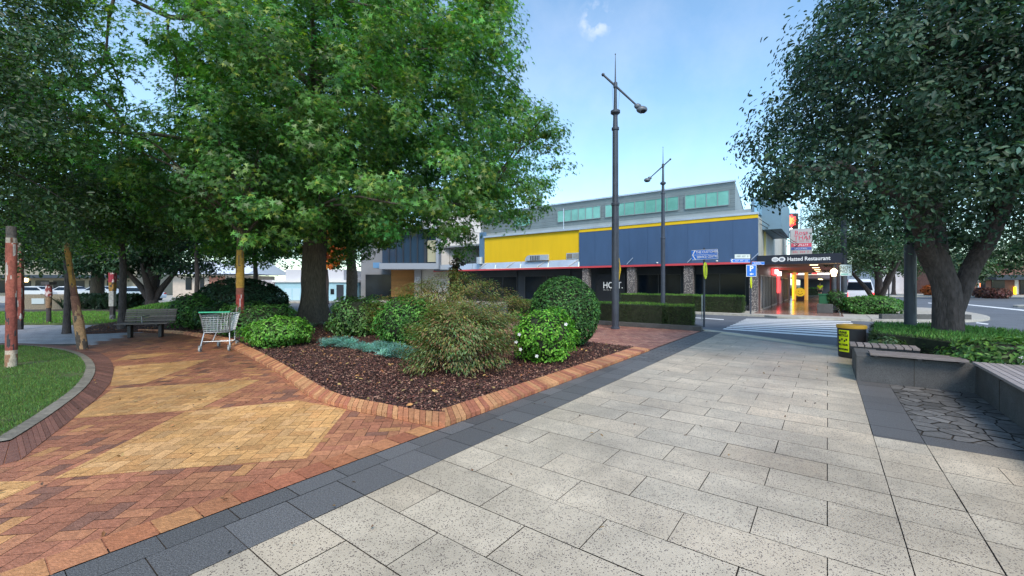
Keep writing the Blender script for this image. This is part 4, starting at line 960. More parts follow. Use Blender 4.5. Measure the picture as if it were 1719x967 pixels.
# mid-arcade sign board: red, white, blue
y_ = 26.9; a2 = MB(); sgn = MB().box(.15, 3.7, y_, y_ + .1, 2.2, 2.6).build('awning_fascia', mat('pale_mauve', (.52, .50, .60), .6), B)
for x0, x1, k in ((.1, .75, 'redlit'), (.76, 1.25, 'whitelit'), (1.95, 2.4, 'redlit'), (2.41, 2.95, 'whitelit'), (3.05, 3.45, 'whitelit')): MB().box(x0, x1, y_ - .05, y_ - .003, 2.64, 2.95).build('lit_panel', M[k], sgn)
MB().box(1.27, 1.93, y_ - .05, y_ - .003, 2.64, 2.9).build('blue_panel', mat('blue_panel', (.08, .22, .48), .5), sgn)
MB().box(.0, 3.85, 27.6, 60, 2.2, 2.35).build('far_awning', M['darkpanel'], B)
for x, y in ((.62, 22.5), (1.55, 23.5)): MB().lathe([(.16, 0), (.16, 2.9)], 14, c=(x, y, .012)).build('gold_column', mat('gold_column', (.65, .33, .07), .4, emit=.35), B)
MB().box(.45, .6, 21.9, 22.0, .1, 2.5).build('lit_column_panel', M['yellowlit'], B)
for i, y in enumerate((3.2, 8.5, 14, 20, 31, 38)):
    MB().box(2.4, 2.8, y, y + .3, 2.76 if y < 27 else 2.17, 2.777 if y < 27 else 2.195).build('ceiling_light', M['glow'], B)
for y in (2.2, 8.0, 15.0, 22.0): MB().lathe([(.2, 0), (.2, .12), (.13, .15), (.12, 2.76)], 14, c=(3.55, y, .012)).build('arcade_post', M['polem'], B)
wl = MB(); wl.lathe([(.10, 2.05), (.17, 2.35), (.12, 2.42), (.02, 2.5)], 10, c=(3.55, 1.85, 0)); wl.build('wall_lantern', M['glow'], B)
MB().box(.0, 3.85, 48, 48.2, .012, 2.2).build('arcade_end', M['darkpanel'], B)
# lit floral sign and thai sign: things of their own
def local(x, y, z=0): return (C0[0] + x * ca + y * sa, C0[1] - x * sa + y * ca, z)
ns_ = thing('projecting_sign', 'dark box sign with glowing red and orange burst above the arcade', 'shop sign', local(.05, 16.5, 6.2), -.05)
MB().box(0, 1.35, 0, .25, 0, 1.75).build('box', mat('sign_box', (.09, .06, .07), .5), ns_)
def burst(n, r0, r1, cx, cz, y, name, m, par, sx=1):
    pts = [(cx + sx * (r1 if k % 2 else r0) * math.cos(PI * k / n), y, cz + (r1 if k % 2 else r0) * math.sin(PI * k / n)) for k in range(2 * n)]
    mb = MB(); mb.add(pts, [list(range(2 * n))]); return mb.build(name, m, par)
burst(9, .58, .46, .68, 1.08, -.01, 'red_burst', M['redlit'], ns_); burst(7, .44, .24, .72, 1.08, -.02, 'orange_star', M['orangelit'], ns_)
text_obj('nab', .36, M['whitelit'], ns_, (.62, -.015, .33), bold=.01)
MB().tube([(-.3, .12, .5), (0, .12, .5)], .04, 6).build('bracket', M['polem'], ns_)
dts = 30.0; th0 = P(1345, 428, dts)
th = thing('restaurant_sign', 'upright grey sign board lettered Ross THAI in red above the arcade fascia', 'shop sign', (th0[0], th0[1], th0[2]), -.35)
MB().box(-.66, .66, 0, .12, 0, 1.88).build('board', mat('sign_grey', (.42, .42, .43), .6), th)
pk_ = mat('sign_pink_red', (.62, .08, .14), .5)
text_obj('Ross', .42, pk_, th, (0, -.004, 1.58), bold=.004); text_obj('THAI', .44, pk_, th, (.05, -.004, 1.22), bold=.004); strokes(th, pk_, -.5, 1.0, -.004, .98, .10, 10)
rbn = MB().box(-.62, .62, -.012, -.002, .58, .84).build('red_band', pk_, th); strokes(rbn, WM, -.45, .9, -.014, .71, .13, 8)
bbn = MB().box(-.62, .62, -.012, -.002, .36, .55).build('blue_band', mat('band_blue', (.10, .16, .45), .5), th); strokes(bbn, WM, -.4, .8, -.014, .455, .08, 8); strokes(th, pk_, -.5, 1.0, -.004, .2, .12, 9)
MB().tube([(0, .06, 1.88), (0, .06, 3.3)], .03, 6).build('mast', M['metal'], th)
# supports carrying the upper signs on the arcade roof
MB().box(-.05, .05, .13, .2, -1.1 * 0 - .9, 1.7).build('bracket', M['polem'], th)
# yellow round coin ride, pot, green bin
rd = thing('round_sign', 'yellow round smiling face standing on a dark base in the arcade', 'display', local(1.12, 21.5, .012), -.35)
MB().box(-.3, .3, -.2, .2, 0, .4).build('base', mat('brown_base', (.10, .03, .02), .5), rd)
f_ = MB(); f_.tube([(0, .05, .8), (0, -.05, .8)], .42, 28); fo = f_.build('face_disc', mat('warm_yellow', (.85, .5, .02), .5, emit=.3), rd)
e_ = MB(); e_.tube([(-.13, -.06, .9), (-.13, -.052, .9)], .04, 10); e_.tube([(.13, -.06, .9), (.13, -.052, .9)], .04, 10); e_.tube([(.22 * math.cos(a), -.055, .78 + .2 * math.sin(a)) for a in np.linspace(PI * 1.1, PI * 1.9, 9)], .02, 5); e_.build('smile', BM, fo)
ptq = local(3.15, .6, .012)
pot = thing('planter_box', 'grey stone planter box with green shrub at the arcade entrance', 'planter', ptq, RZ)
MB().box(-.35, .35, -.35, .35, 0, .5).build('box', M['wallstone'], pot, bevel=.02)
gb = thing('wheelie_bin', 'green wheelie bin beside the arcade post', 'bin', local(3.1, 2.6, .012), RZ)
MB().prism([(-.25, -.28), (.25, -.28), (.25, .28), (-.25, .28)], .05, .95).build('body', mat('bin_green', (.03, .16, .08), .5), gb, bevel=.03); MB().box(-.28, .28, -.31, .33, .955, 1.02).build('lid', mat('bin_green_lid', (.03, .2, .10), .5), gb); MB().tube([(-.2, .3, .1), (.2, .3, .1)], .1, 12).build('wheel', M['rubber'], gb)
# person in the arcade
def skinned(name, joints, edges, m, parent, sub=2):
    me = bpy.data.meshes.new(name); me.from_pydata([j[0] for j in joints], edges, []); o = bpy.data.objects.new(name, me); COL.objects.link(o); o.parent = parent
    me.materials.append(m); s = o.modifiers.new('skin', 'SKIN')
    for i, j in enumerate(joints):
        me.skin_vertices[0].data[i].radius = (j[1], j[2] if len(j) > 2 else j[1])
    me.skin_vertices[0].data[0].use_root = True; s.use_smooth_shade = True
    u_ = o.modifiers.new('sub', 'SUBSURF'); u_.levels = sub; u_.render_levels = sub; return o
pe = thing('person', 'person in yellow hi-vis top and dark shorts walking away down the arcade', 'person', local(2.55, 34, .012), RZ)
skin = mat('skin', (.45, .25, .17), .6)
J = [((0, 0, .95), .12, .10), ((0, 0, 1.2), .13, .10), ((0, 0, 1.42), .14, .09), ((0, 0, 1.52), .05), ((0, .0, 1.60), .075, .09), ((0, 0, 1.72), .075, .09),
     ((-.19, 0, 1.43), .055), ((-.24, -.02, 1.14), .042), ((-.24, .1, .90), .032), ((-.24, .13, .81), .035), ((.19, 0, 1.43), .055), ((.25, .03, 1.14), .042), ((.25, -.06, .90), .032), ((.25, -.08, .81), .035),
     ((-.10, 0, .86), .085), ((-.10, .10, .50), .058), ((-.10, .04, .10), .038), ((-.10, .17, .04), .035), ((.10, 0, .86), .085), ((.10, -.08, .50), .058), ((.10, -.22, .14), .038), ((.10, -.12, .04), .035)]
E = [(0, 1), (1, 2), (2, 3), (3, 4), (4, 5), (2, 6), (6, 7), (7, 8), (8, 9), (2, 10), (10, 11), (11, 12), (12, 13), (0, 14), (14, 15), (15, 16), (16, 17), (0, 18), (18, 19), (19, 20), (20, 21)]
skinned('body', J, E, skin, pe)
skinned('top', [((0, 0, 1.0), .165, .135), ((0, 0, 1.2), .165, .13), ((0, 0, 1.42), .17, .12), ((-.2, 0, 1.43), .075), ((-.235, -.01, 1.22), .065), ((.2, 0, 1.43), .075), ((.245, .02, 1.22), .065)], [(0, 1), (1, 2), (2, 3), (3, 4), (2, 5), (5, 6)], M['hivis'], pe)
skinned('shorts', [((0, 0, .98), .15, .13), ((-.10, 0, .86), .11), ((-.10, .08, .58), .085), ((.10, 0, .86), .11), ((.10, -.06, .58), .085)], [(0, 1), (1, 2), (0, 3), (3, 4)], BM, pe)
MB().ellipsoid((0, -.01, 1.70), (.09, .105, .10), 14, 10).build('hair', M['bark'], pe, smooth=True)
# ================================================================== OTHER BUILDINGS
def bld(name, label, px, d, rz=0, cat='building'):
    q = P(px, 0, d); return thing(name, label, cat, (q[0], q[1], 0), rz), d
def zz(py, d): return H - (py - CY) / F_ * d
def xx(px, p0, d): return (px - p0) / F_ * d
W1, d = bld('office_building', 'white two-storey building with grey framed window box and timber-lined porch behind the maple', 740, 40)
X = lambda p: xx(p, 740, 40); Z = lambda p: zz(p, 40)
MB().box(X(705), X(806), 1.0, 9, 0, Z(352)).build('white_wall', mat('white_panel_wall', (.60, .58, .56), .7, nscale=1, namp=.08), W1)
MB().box(X(590), X(704), 2.5, 9, 0, Z(370)).build('rear_wall', mat('grey_wall', (.22, .23, .25), .7, nscale=1, namp=.1), W1)
jn = MB(); [jn.box(X(706), X(806), .985, .998, z, z + .03) for z in (3.4, 5.0, 6.6)]; [jn.box(x, x + .03, .984, .997, .3, 8) for x in (X(752), X(780))]; jn.build('panel_joint', M['jointc'], W1)
fr = MB(); fx0, fx1, fz0, fz1 = X(640), X(738), Z(452), Z(382)
fr.box(fx0, fx1, -.6, 2.4, fz0, fz0 + .55); fr.box(fx0, fx1, -.6, 2.4, fz1 - .2, fz1); fr.box(fx1 - .25, fx1, -.6, 2.4, fz0 + .553, fz1 - .203); fr.build('window_box_frame', mat('cool_grey', (.30, .34, .40), .6), W1)
gw = MB().box(fx0, fx1 - .26, .3, .34, fz0 + .56, fz1 - .21).build('window', mat('blue_glass', (.03, .06, .10), .12), W1)
mu = MB(); [mu.box(X(p) - .05, X(p) + .05, .15, .296, fz0 + .56, fz1 - .21) for p in (652, 664, 676, 688, 700, 712)]; mu.box(X(712), X(716), .0, .29, fz0 + .57, fz1 - .22); mu.build('mullion', M['darkpanel'], gw)
MB().box(X(717), X(731), .2, .29, fz0 + .7, fz1 - 1.2).build('curtain', mat('cream_curtain', (.42, .42, .30), .8), W1)
MB().box(X(628), X(640) - .01, -.3, 2.4, Z(450), Z(441)).build('blue_canopy', mat('canopy_blue', (.12, .28, .50), .6), W1)
wd = MB(); [wd.box(X(647), X(692), 1.9, 1.98, Z(499) + .1 * k, Z(499) + .1 * k + .09, (.42 * g, .20 * g, .06 * g)) for k in range(27) for g in (random.uniform(.85, 1.1),)]; wd.build('timber_lining', M['attr'], W1)
dn = MB().box(X(600), X(646), 2.2, 2.45, 0, Z(460)).build('entry_recess', M['darkglass'], W1)
MB().box(X(693), X(704), .6, 2.4, 0, fz0 - .01).build('grey_pier', mat('pier_grey', (.33, .33, .36), .7), W1)
text_obj('127', .5, WM, W1, (X(698), .59, 2.1), sx=.6)
pd = MB(); pd.box(X(731), X(760), -.8, .98, Z(455), Z(453)); pd.build('door_canopy', M['darkpanel'], W1)
MB().box(X(753), X(768), .95, .985, 0, Z(458)).build('dark_door', M['darkpanel'], W1)
W2, d = bld('garage_building', 'pale blue rendered low building with garage doors seen either side of the big trunk', 535, 40.5)
X = lambda p: xx(p, 535, 40.5); Z = lambda p: zz(p, 40.5)
MB().box(X(462), X(588), 0, 6, 0, Z(474)).build('wall', mat('pale_blue_render', (.36, .60, .72), .7, nscale=1, namp=.08), W2)
MB().box(X(458), X(590), -.15, 6, Z(474) + .003, Z(474) + .2).build('parapet', WM, W2)
for a, b in ((478, 490), (491.5, 504)): MB().box(X(a), X(b), -.04, -.003, .05, Z(484)).build('garage_door', mat('door_blue', (.48, .68, .80), .5), W2)
MB().box(X(555), X(561), -.03, -.003, Z(494), Z(485)).build('window', M['darkglass'], W2); MB().box(X(543), X(547), -.03, -.003, Z(487), Z(480)).build('window', M['darkpanel'], W2)
MB().box(X(565), X(577), -.03, -.003, .05, Z(478)).build('dark_doorway', M['darkpanel'], W2)
MB().box(X(470), X(570), 1, 6, Z(474) + .21, Z(452)).build('upper_storey', mat('pale_grey_render', (.55, .56, .60), .7), W2)
MB().box(X(440), X(461), -.1, 5, 0, Z(470)).build('side_wing', mat('mauve_white', (.52, .50, .56), .7), W2)
W3, d = bld('brick_house', 'low cream and brick house with white sheet-metal roof beyond the clipped dark shrub', 350, 52)
X = lambda p: xx(p, 350, 52); Z = lambda p: zz(p, 52)
MB().box(X(290), X(400), 0, 8, 0, Z(462)).build('wall', mat('cream_render', (.50, .42, .36), .8, nscale=1, namp=.15), W3)
MB().box(X(352), X(378), -.1, -.003, .4, Z(464)).build('brick_panel', mat('brick_red', (.38, .17, .12), .8), W3)
for a, b in ((312, 322), (336, 343), (380, 388)): MB().box(X(a), X(b), -.06, -.003, .9, Z(466)).build('window', M['darkglass'], W3)
rf = MB(); rf.add([(X(284), -1, Z(460)), (X(425), -1, Z(460)), (X(418), 4, Z(436)), (X(300), 4, Z(436)), (X(425), 9, Z(460)), (X(284), 9, Z(460))], [(0, 1, 2, 3), (1, 4, 2), (4, 5, 3, 2), (5, 0, 3)]); rf.build('roof', mat('metal_roof', (.62, .66, .74), .5), W3)
W4, d = bld('shop_row', 'cream shop row with dark verandah at the far left beyond parked cars', 90, 58)
X = lambda p: xx(p, 90, 58); Z = lambda p: zz(p, 58)
MB().box(X(-160), X(230), 0, 8, 0, Z(440)).build('wall', mat('cream_wall', (.30, .27, .21), .8, nscale=.5, namp=.15), W4); MB().box(X(-160), X(225), -2.5, -.0, Z(467), Z(462)).build('verandah', M['darkpanel'], W4)
for k in range(12): MB().box(X(-150 + 30 * k), X(-128 + 30 * k), -.06, -.003, .4, 2.1).build('shop_window', M['darkglass'], W4)
MB().box(X(38), X(48), -.1, -.061, 1.9, 2.6).build('lit_window', M['glow'], W4)
# right-hand distance
W5, d = bld('awning_shop', 'distant right-hand shop with red and blue awnings beyond the roundabout', 1560, 70, 0)
X = lambda p: xx(p, 1560, 70); Z = lambda p: zz(p, 70)
MB().box(X(1470), X(1608), 0, 8, 0, Z(446)).build('wall', mat('shop_pale', (.50, .50, .55), .8, nscale=.5, namp=.2), W5); MB().box(X(1545), X(1562), -2, 0, Z(484), Z(478)).build('blue_awning', mat('awning_blue', (.12, .20, .38), .6), W5)
MB().box(X(1563), X(1590), -2, 0, Z(482), Z(475)).build('red_awning', mat('awning_red', (.55, .03, .05), .6), W5); MB().box(X(1540), X(1600), -.1, -.003, .3, Z(484)).build('shopfront', M['darkglass'], W5)
MB().box(X(1541), X(1575), -.4, -.01, Z(465), Z(450)).build('white_sign', WM, W5)
W6, d = bld('brick_shop', 'distant brick shop with white doorway at the right edge beyond the roundabout', 1690, 62, 0)
X = lambda p: xx(p, 1690, 62); Z = lambda p: zz(p, 62)
MB().box(X(1625), X(1900), 0, 8, 0, Z(440)).build('wall', mat('shop_brick', (.20, .10, .08), .8, nscale=2, namp=.3), W6); MB().box(X(1640), X(1900), -2.5, 0, Z(470), Z(462)).build('verandah', M['darkpanel'], W6)
for a, b, m in ((1641, 1652, WM), (1664, 1686, M['darkglass']), (1703, 1709, WM), (1712, 1745, M['darkglass'])): MB().box(X(a), X(b), -.06, -.003, .1, 2.2).build('shop_door', m, W6)
MB().box(X(1644), X(1648), -.1, -.062, 1.2, 3.0).build('lit_sign', M['orangelit'], W6); MB().box(X(1712), X(1722), -2.62, -2.51, Z(469), Z(463)).build('lit_sign', M['orangelit'], W6)
MB().box(X(1700), X(1702.5), -.3, -.1, .1, 1.2).build('yellow_post', M['yellowlit'], W6)
fs = MB(); fs.box(-6, 6, 0, 5, 0, 2.2); 
# low stone sign wall far left
sgw = thing('sign_wall', 'low sandstone wall with pale plaque beyond the far lawn', 'low wall', (*P(62, 0, 26.5)[:2], 0)); MB().box(-1.5, 1.9, 0, .4, 0, .95, (.22, .18, .13)).build('wall', M['rough'], sgw); MB().box(-.3, .5, -.04, -.003, .35, .7).build('plaque', mat('plaque', (.45, .50, .52), .6), sgw)
# ================================================================== VEGETATION
def tree_root(name, label, loc, group=None, cat='tree'): return thing(name, label, cat, loc, 0, group)
def grow(t, tp, rs, C, m, nl, name='trunk', r_l=.12, start=.55, flare=.3, rough=.12, forks=None, rtip=.02, sides=24):
    tb = MB(); trunk(tb, tp, rs, sides, flare, rough)
    if forks:
        for f in forks: fb_ = MB(); trunk(tb, f[0], f[1], 16, 0, rough)
    o = tb.build(name, m, t, origin=tuple(t.location), smooth=True)
    lb = MB(); top = Vector(tp[-1]); k = len(tp)
    idx = RNG.permutation(len(C))[:nl]
    P_, _ = resample(tp, 30); srcs = [Vector(p) for p in P_[int(30 * start):]]
    if forks:
        for f in forks: srcs += [Vector(p) for p in resample(f[0], 14)[0][4:]]
    mains = []
    for q, i in enumerate(idx):
        c = Vector(C[i]); 
        if q < nl // 4 or not mains:
            s = min(random.sample(srcs, min(5, len(srcs))), key=lambda a: (a - c).length + max(0, a.z - c.z) * 1.5)
            path = limb(lb, s, c, r_l * random.uniform(.7, 1.1), rtip, .06, .35, 9, 8); mains.append(path)
        else:
            pa = min(mains, key=lambda pp: min((v - c).length for v in pp[3:])); s = min(pa[2:-1], key=lambda v: (v - c).length)
            limb(lb, s, c, r_l * .28, rtip * .6, .05, .4, 6, 5)
    lb.build('limbs', m, t, origin=tuple(t.location), smooth=True)
    return o
# ---- the big maple
bt = G(527, 544); bt = (bt[0], bt[1], .05)
BT = tree_root('maple_tree', 'huge spreading maple with thick trunk and deep green star-leaved crown over the mulch bed', bt)
poly_big = [(880, -20), (897, 45), (868, 70), (888, 112), (905, 150), (893, 175), (940, 172), (962, 236), (930, 265), (942, 290), (925, 330), (944, 352), (905, 372), (880, 380), (862, 368), (835, 372), (800, 385), (828, 402), (812, 440), (790, 432), (775, 395), (745, 400), (715, 392), (700, 385), (680, 398), (655, 410), (622, 445), (600, 470), (575, 460), (560, 445), (545, 462), (530, 440), (500, 455), (470, 470), (440, 462), (400, 450), (330, 420), (150, 300), (-50, 250), (-50, -170), (900, -170)]
thin_big = [([(165, 105), (310, 100), (300, 240), (250, 290), (170, 250)], .93), ([(100, 20), (250, 10), (260, 70), (120, 90)], .75), ([(260, -10), (330, -10), (320, 60), (250, 60)], .7), ([(528, 388), (575, 388), (575, 440), (528, 440)], .96), ([(540, 200), (560, 140), (620, 240), (600, 300)], .4)]
cen = (bt[0] + .3, bt[1] - .6, 7.4); R_ = (12.6, 8.0, 8.6)
poly_big = [(x - 16 if x > 700 else x, y) for x, y in poly_big]
Sb = crown_clumps(cen, R_, 330, poly_big, thin_big, .30, 2.8)
Cb = []
for c_ in Sb:                       # every bough carries a cluster of leaf sprays
    for _ in range(random.randint(4, 9)):
        o_ = RNG.normal(0, 1, 3) * [.62, .62, .34]; Cb.append(c_ + o_)
Cb = np.array(Cb); xb_, yb_ = proj(Cb); Cb = Cb[(Cb[:, 1] > 4) & (inpoly(xb_, yb_, poly_big) | (RNG.random(len(Cb)) < .25)) & (Cb[:, 2] > 2.5)]
Ib = crown_clumps((cen[0], cen[1] + 2.0, cen[2] + .2), (11.0, 6.0, 7.6), 620, [(x - 25 if x > 600 else x, y - (12 if y > 300 else 0)) for x, y in poly_big], [(t_[0], min(.98, t_[1] + .25)) for t_ in thin_big], .55, 3.3)
tpath = [(bt[0], bt[1], 0), (bt[0] - .02, bt[1], 1.4), (bt[0] + .02, bt[1], 2.8), (bt[0] + .1, bt[1], 5), (bt[0] - .2, bt[1] + .2, 8), (bt[0] + .2, bt[1], 11)]
grow(BT, tpath, [.50, .44, .41, .40, .27, .12], Cb, M['bark'], 90, start=.26, r_l=.17, flare=.42, sides=32)
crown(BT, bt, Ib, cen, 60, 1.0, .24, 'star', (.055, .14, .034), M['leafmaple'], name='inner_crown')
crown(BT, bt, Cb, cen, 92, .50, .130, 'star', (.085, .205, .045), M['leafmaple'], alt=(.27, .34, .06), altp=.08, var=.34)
# ---- large tree on the right
rt0 = U(2.0, 12.35); rt = (rt0[0], rt0[1], .25)
RT = tree_root('shade_tree', 'large dark-leaved tree with stout forked trunk rising from the planter hedge on the right', rt)
poly_r = [(1410, -40), (1400, 8), (1382, 25), (1365, 35), (1362, 70), (1330, 88), (1328, 112), (1350, 122), (1322, 130), (1318, 150), (1296, 172), (1290, 210), (1262, 236), (1254, 250), (1266, 262), (1300, 268), (1312, 282), (1286, 292), (1288, 312), (1280, 325), (1300, 345), (1320, 330), (1345, 325), (1352, 298), (1372, 330), (1385, 345), (1420, 352), (1440, 372), (1475, 385), (1500, 400), (1545, 410), (1600, 415), (1642, 385), (1665, 370), (1690, 385), (1760, 420), (2100, 430), (2100, -900), (1410, -900)]
thin_r = [([(1640, 110), (1719, 90), (1719, 200), (1650, 190)], .5), ([(1600, 20), (1700, 0), (1700, 60), (1600, 60)], .3)]
cr_ = (rt[0] + .3, rt[1] - .2, 5.5); RR = (6.4, 3.5, 4.1)
Cr = crown_clumps(cr_, RR, 1300, poly_r, thin_r, .38, 2.3)
a_ = rt
grow(RT, [(a_[0], a_[1], 0), (a_[0], a_[1], .9), (a_[0] - .03, a_[1], 1.5), (a_[0] - .25, a_[1] + .1, 2.3), (a_[0] - .45, a_[1], 3.6), (a_[0] - .5, a_[1], 6.5)], [.27, .235, .235, .18, .14, .05], Cr, M['barkdark'], 60, start=.4, r_l=.10, flare=.12, rough=.2,
     forks=[([(a_[0] + .05, a_[1], .9), (a_[0] + .35, a_[1] - .05, 1.8), (a_[0] + .85, a_[1], 2.6), (a_[0] + 1.5, a_[1], 4.2), (a_[0] + 2.1, a_[1], 6.2)], [.17, .165, .15, .11, .04]), ([(a_[0] - .2, a_[1] + .1, 1.9), (a_[0] - .9, a_[1] - .3, 2.8), (a_[0] - 2.1, a_[1] - .5, 4.0)], [.16, .12, .04])])
crown(RT, rt, Cr, cr_, 105, .50, .094, 'oval', (.036, .080, .052), M['leafgloss'], flat=.7, up=.5, var=.36, droop=.5, alt=(.07, .12, .06), altp=.06)
# ---- dark tree over the near left
l0 = G(-95, 600); TL = tree_root('street_tree', 'dark fine-leaved tree hanging over the top left corner and near lawn', (l0[0], l0[1], 0))
poly_l = [(-600, -700), (110, -700), (130, -20), (120, 60), (100, 120), (130, 200), (155, 300), (150, 380), (110, 430), (70, 462), (20, 470), (-600, 480)]
cl = (-11.0, 9.2, 6.2)
Cl = crown_clumps(cl, (5.2, 3.6, 4.3), 520, poly_l, None, .4, 1.75)
grow(TL, [(l0[0], l0[1], 0), (l0[0], l0[1], 2.5), (l0[0] + .3, l0[1], 6), (l0[0], l0[1], 8)], [.22, .19, .13, .05], Cl, M['barkdark'], 40, r_l=.08)
crown(TL, TL.location, Cl, cl, 115, .6, .085, 'oval', (.040, .085, .032), M['leaf'], alt=(.10, .17, .05), altp=.06)
# painted-trunk tree in the bed (red and ochre)
t3 = (T3[0], T3[1], 0)
PT = tree_root('painted_tree', 'slender tree whose straight trunk is painted ochre above red behind the trolley', t3)
n = 22; mb = MB(); k = 120; hh = 4.6
for i in range(k):
    z0, z1 = hh * i / k, hh * (i + 1) / k; f = (z0 + z1) / 2
    c = (.09, .06, .05) if f < .34 else (.42, .34, .33) if f < .43 else (.30, .05, .04) if f < 1.32 else (.20, .07, .05) if f < 1.5 else (.38, .22, .04) if f < 2.55 else (.10, .07, .05)
    for j in range(n):
        g = random.uniform(.85, 1.12); e = noise.noise(Vector((math.cos(2 * PI * j / n) * 2, math.sin(2 * PI * j / n) * 2, f * 3)))
        cc_ = (.42, .35, .36) if (e > .28 and .43 < f < 1.32) else (.12, .09, .06) if (e > .33 and f > 1.5) else c
        a0, a1 = 2 * PI * j / n, 2 * PI * (j + 1) / n; r0 = .115 - .008 * z0 + .008 * math.sin(z0 * 4) + max(0, .25 - z0) * .3; r1 = .115 - .008 * z1 + .008 * math.sin(z1 * 4) + max(0, .25 - z1) * .3
        mb.add([(r0 * math.cos(a0), r0 * math.sin(a0), z0), (r0 * math.cos(a1), r0 * math.sin(a1), z0), (r1 * math.cos(a1), r1 * math.sin(a1), z1), (r1 * math.cos(a0), r1 * math.sin(a0), z1)], [(0, 1, 2, 3)], tuple(q * g for q in cc_))
mb.build('trunk', M['rough'], PT)
Cp = crown_clumps((t3[0] - .4, t3[1], 5.0), (2.4, 2.2, 2.0), 90, None, None, .5, 3.4)
lb = MB()
for c in Cp[:22]: limb(lb, (t3[0], t3[1], random.uniform(2.9, 4.4)), c, .05, .012, .05, .3)
lb.build('limbs', M['bark'], PT, origin=t3)
crown(PT, t3, Cp, (t3[0], t3[1], 4.8), 85, .55, .13, 'star', (.055, .135, .035), M['leaf'])
# other trees standing in the park
def park_tree(label, px, py, top, cz, R, nc, base, per=70, cr=.6, size=.13, kind='oval', tr=.13, zmin=None, bark='barkdark', name='park_tree', d=None, group='trees in the park behind the path', forks=0, poly=None):
    g = G(px, py) if d is None else (*P(px, 0, d)[:2], 0); g = (g[0], g[1], 0)
    t = tree_root(name, label, g, group)
    cc_ = (g[0], g[1], cz); C = crown_clumps(cc_, R, nc, poly, None, .42, zmin)
    fk = None
    if forks: fk = [([(g[0], g[1], .3), (g[0] + math.cos(a) * .5, g[1] + math.sin(a) * .5, 1.3), (g[0] + math.cos(a) * 1.6, g[1] + math.sin(a) * 1.6, 2.9)], [tr * .7, tr * .6, tr * .25]) for a in [2 * PI * q / forks + .4 for q in range(forks)]]
    grow(t, [(g[0], g[1], 0), (g[0] + .04, g[1], cz * .4), (g[0] - .1, g[1], cz * .8), (g[0], g[1], top * .85)], [tr, tr * .85, tr * .6, tr * .2], C, M[bark], 14, r_l=tr * .45, start=.4, sides=12, forks=fk)
    crown(t, g, C, cc_, per, cr, size, kind, base, M['leaf']); return t
park_tree('slim dark-trunked tree growing beside the end of the left bench', 205, 556, 8, 5.4, (3.2, 2.6, 2.9), 190, (.05, .12, .034), cr=.62, zmin=2.9, tr=.11, poly=[(-200, 285), (700, 285), (700, 460), (-200, 460)])
park_tree('yellow-green young tree above the leaning ochre post', 112, 560, 6, 4.2, (2.7, 2.2, 2.0), 150, (.10, .20, .03), cr=.5, zmin=2.5, tr=.09, size=.10, poly=[(-200, 265), (700, 265), (700, 460), (-200, 460)])
park_tree('dark domed tree with several low branching stems above the mound', 255, 0, 6.5, 4.3, (5.6, 4.0, 2.9), 330, (.028, .070, .034), cr=.8, size=.20, zmin=2.3, tr=.34, d=28, forks=4)
park_tree('thick-trunked dark tree behind the leaning post beyond the far lawn', 163, 0, 7.5, 5.2, (5.0, 3.6, 3.2), 260, (.026, .066, .030), cr=.85, size=.2, zmin=2.5, tr=.40, d=29, bark='bark')
park_tree('dark tree over the far lawn at the left edge of the picture', 30, 0, 8, 5.2, (5.2, 3.6, 3.3), 240, (.030, .075, .035), cr=.85, size=.2, zmin=2.6, tr=.3, d=30)
park_tree('thin leaning tree between the domed shrub and the bench', 330, 0, 7, 5.6, (3.2, 2.6, 2.4), 150, (.035, .085, .035), cr=.75, size=.18, zmin=3.4, tr=.14, d=25)
park_tree('slender tree just behind the clipped dark shrub', 428, 0, 7, 5.4, (3.0, 2.6, 2.4), 140, (.035, .09, .03), cr=.7, size=.18, zmin=3.2, tr=.13, d=23)
park_tree('pale-barked gum at the road edge right of the maple trunk', 590, 0, 7, 5.6, (2.4, 2.2, 2.2), 90, (.05, .12, .04), cr=.6, size=.16, zmin=3.6, tr=.42, d=28.5, bark='bark')
for i, (lab, px, d, hz, R) in enumerate((('far tall tree behind the shop row at the left edge', -40, 66, 8, (8, 5, 5)), ('far rounded tree rising behind the parked cars', 150, 70, 8.5, (9, 5, 5.5)), ('far dark tree behind the brick house roof', 300, 72, 8.5, (8, 5, 5.5)),
                                    ('far tree left of the pale blue garage building', 430, 64, 8, (7, 5, 5)), ('far tree rising over the pale blue garage building', 545, 62, 8.5, (7, 4, 5)))):
    park_tree(lab, px, 0, 12, hz, R, 170, (.035, .08, .035), per=45, cr=1.4, size=.42, zmin=3.2, tr=.35, d=d, group='trees far behind the park')
park_tree('distant tree added in orange as a sunlit glow just right of the big maple trunk', 549, 0, 6.2, 4.6, (1.7, 1.5, 1.7), 60, (.85, .22, .04), cr=.5, size=.2, d=33, tr=.12, group=None)  # added tree; its orange leaf colour paints in a sunlit glow
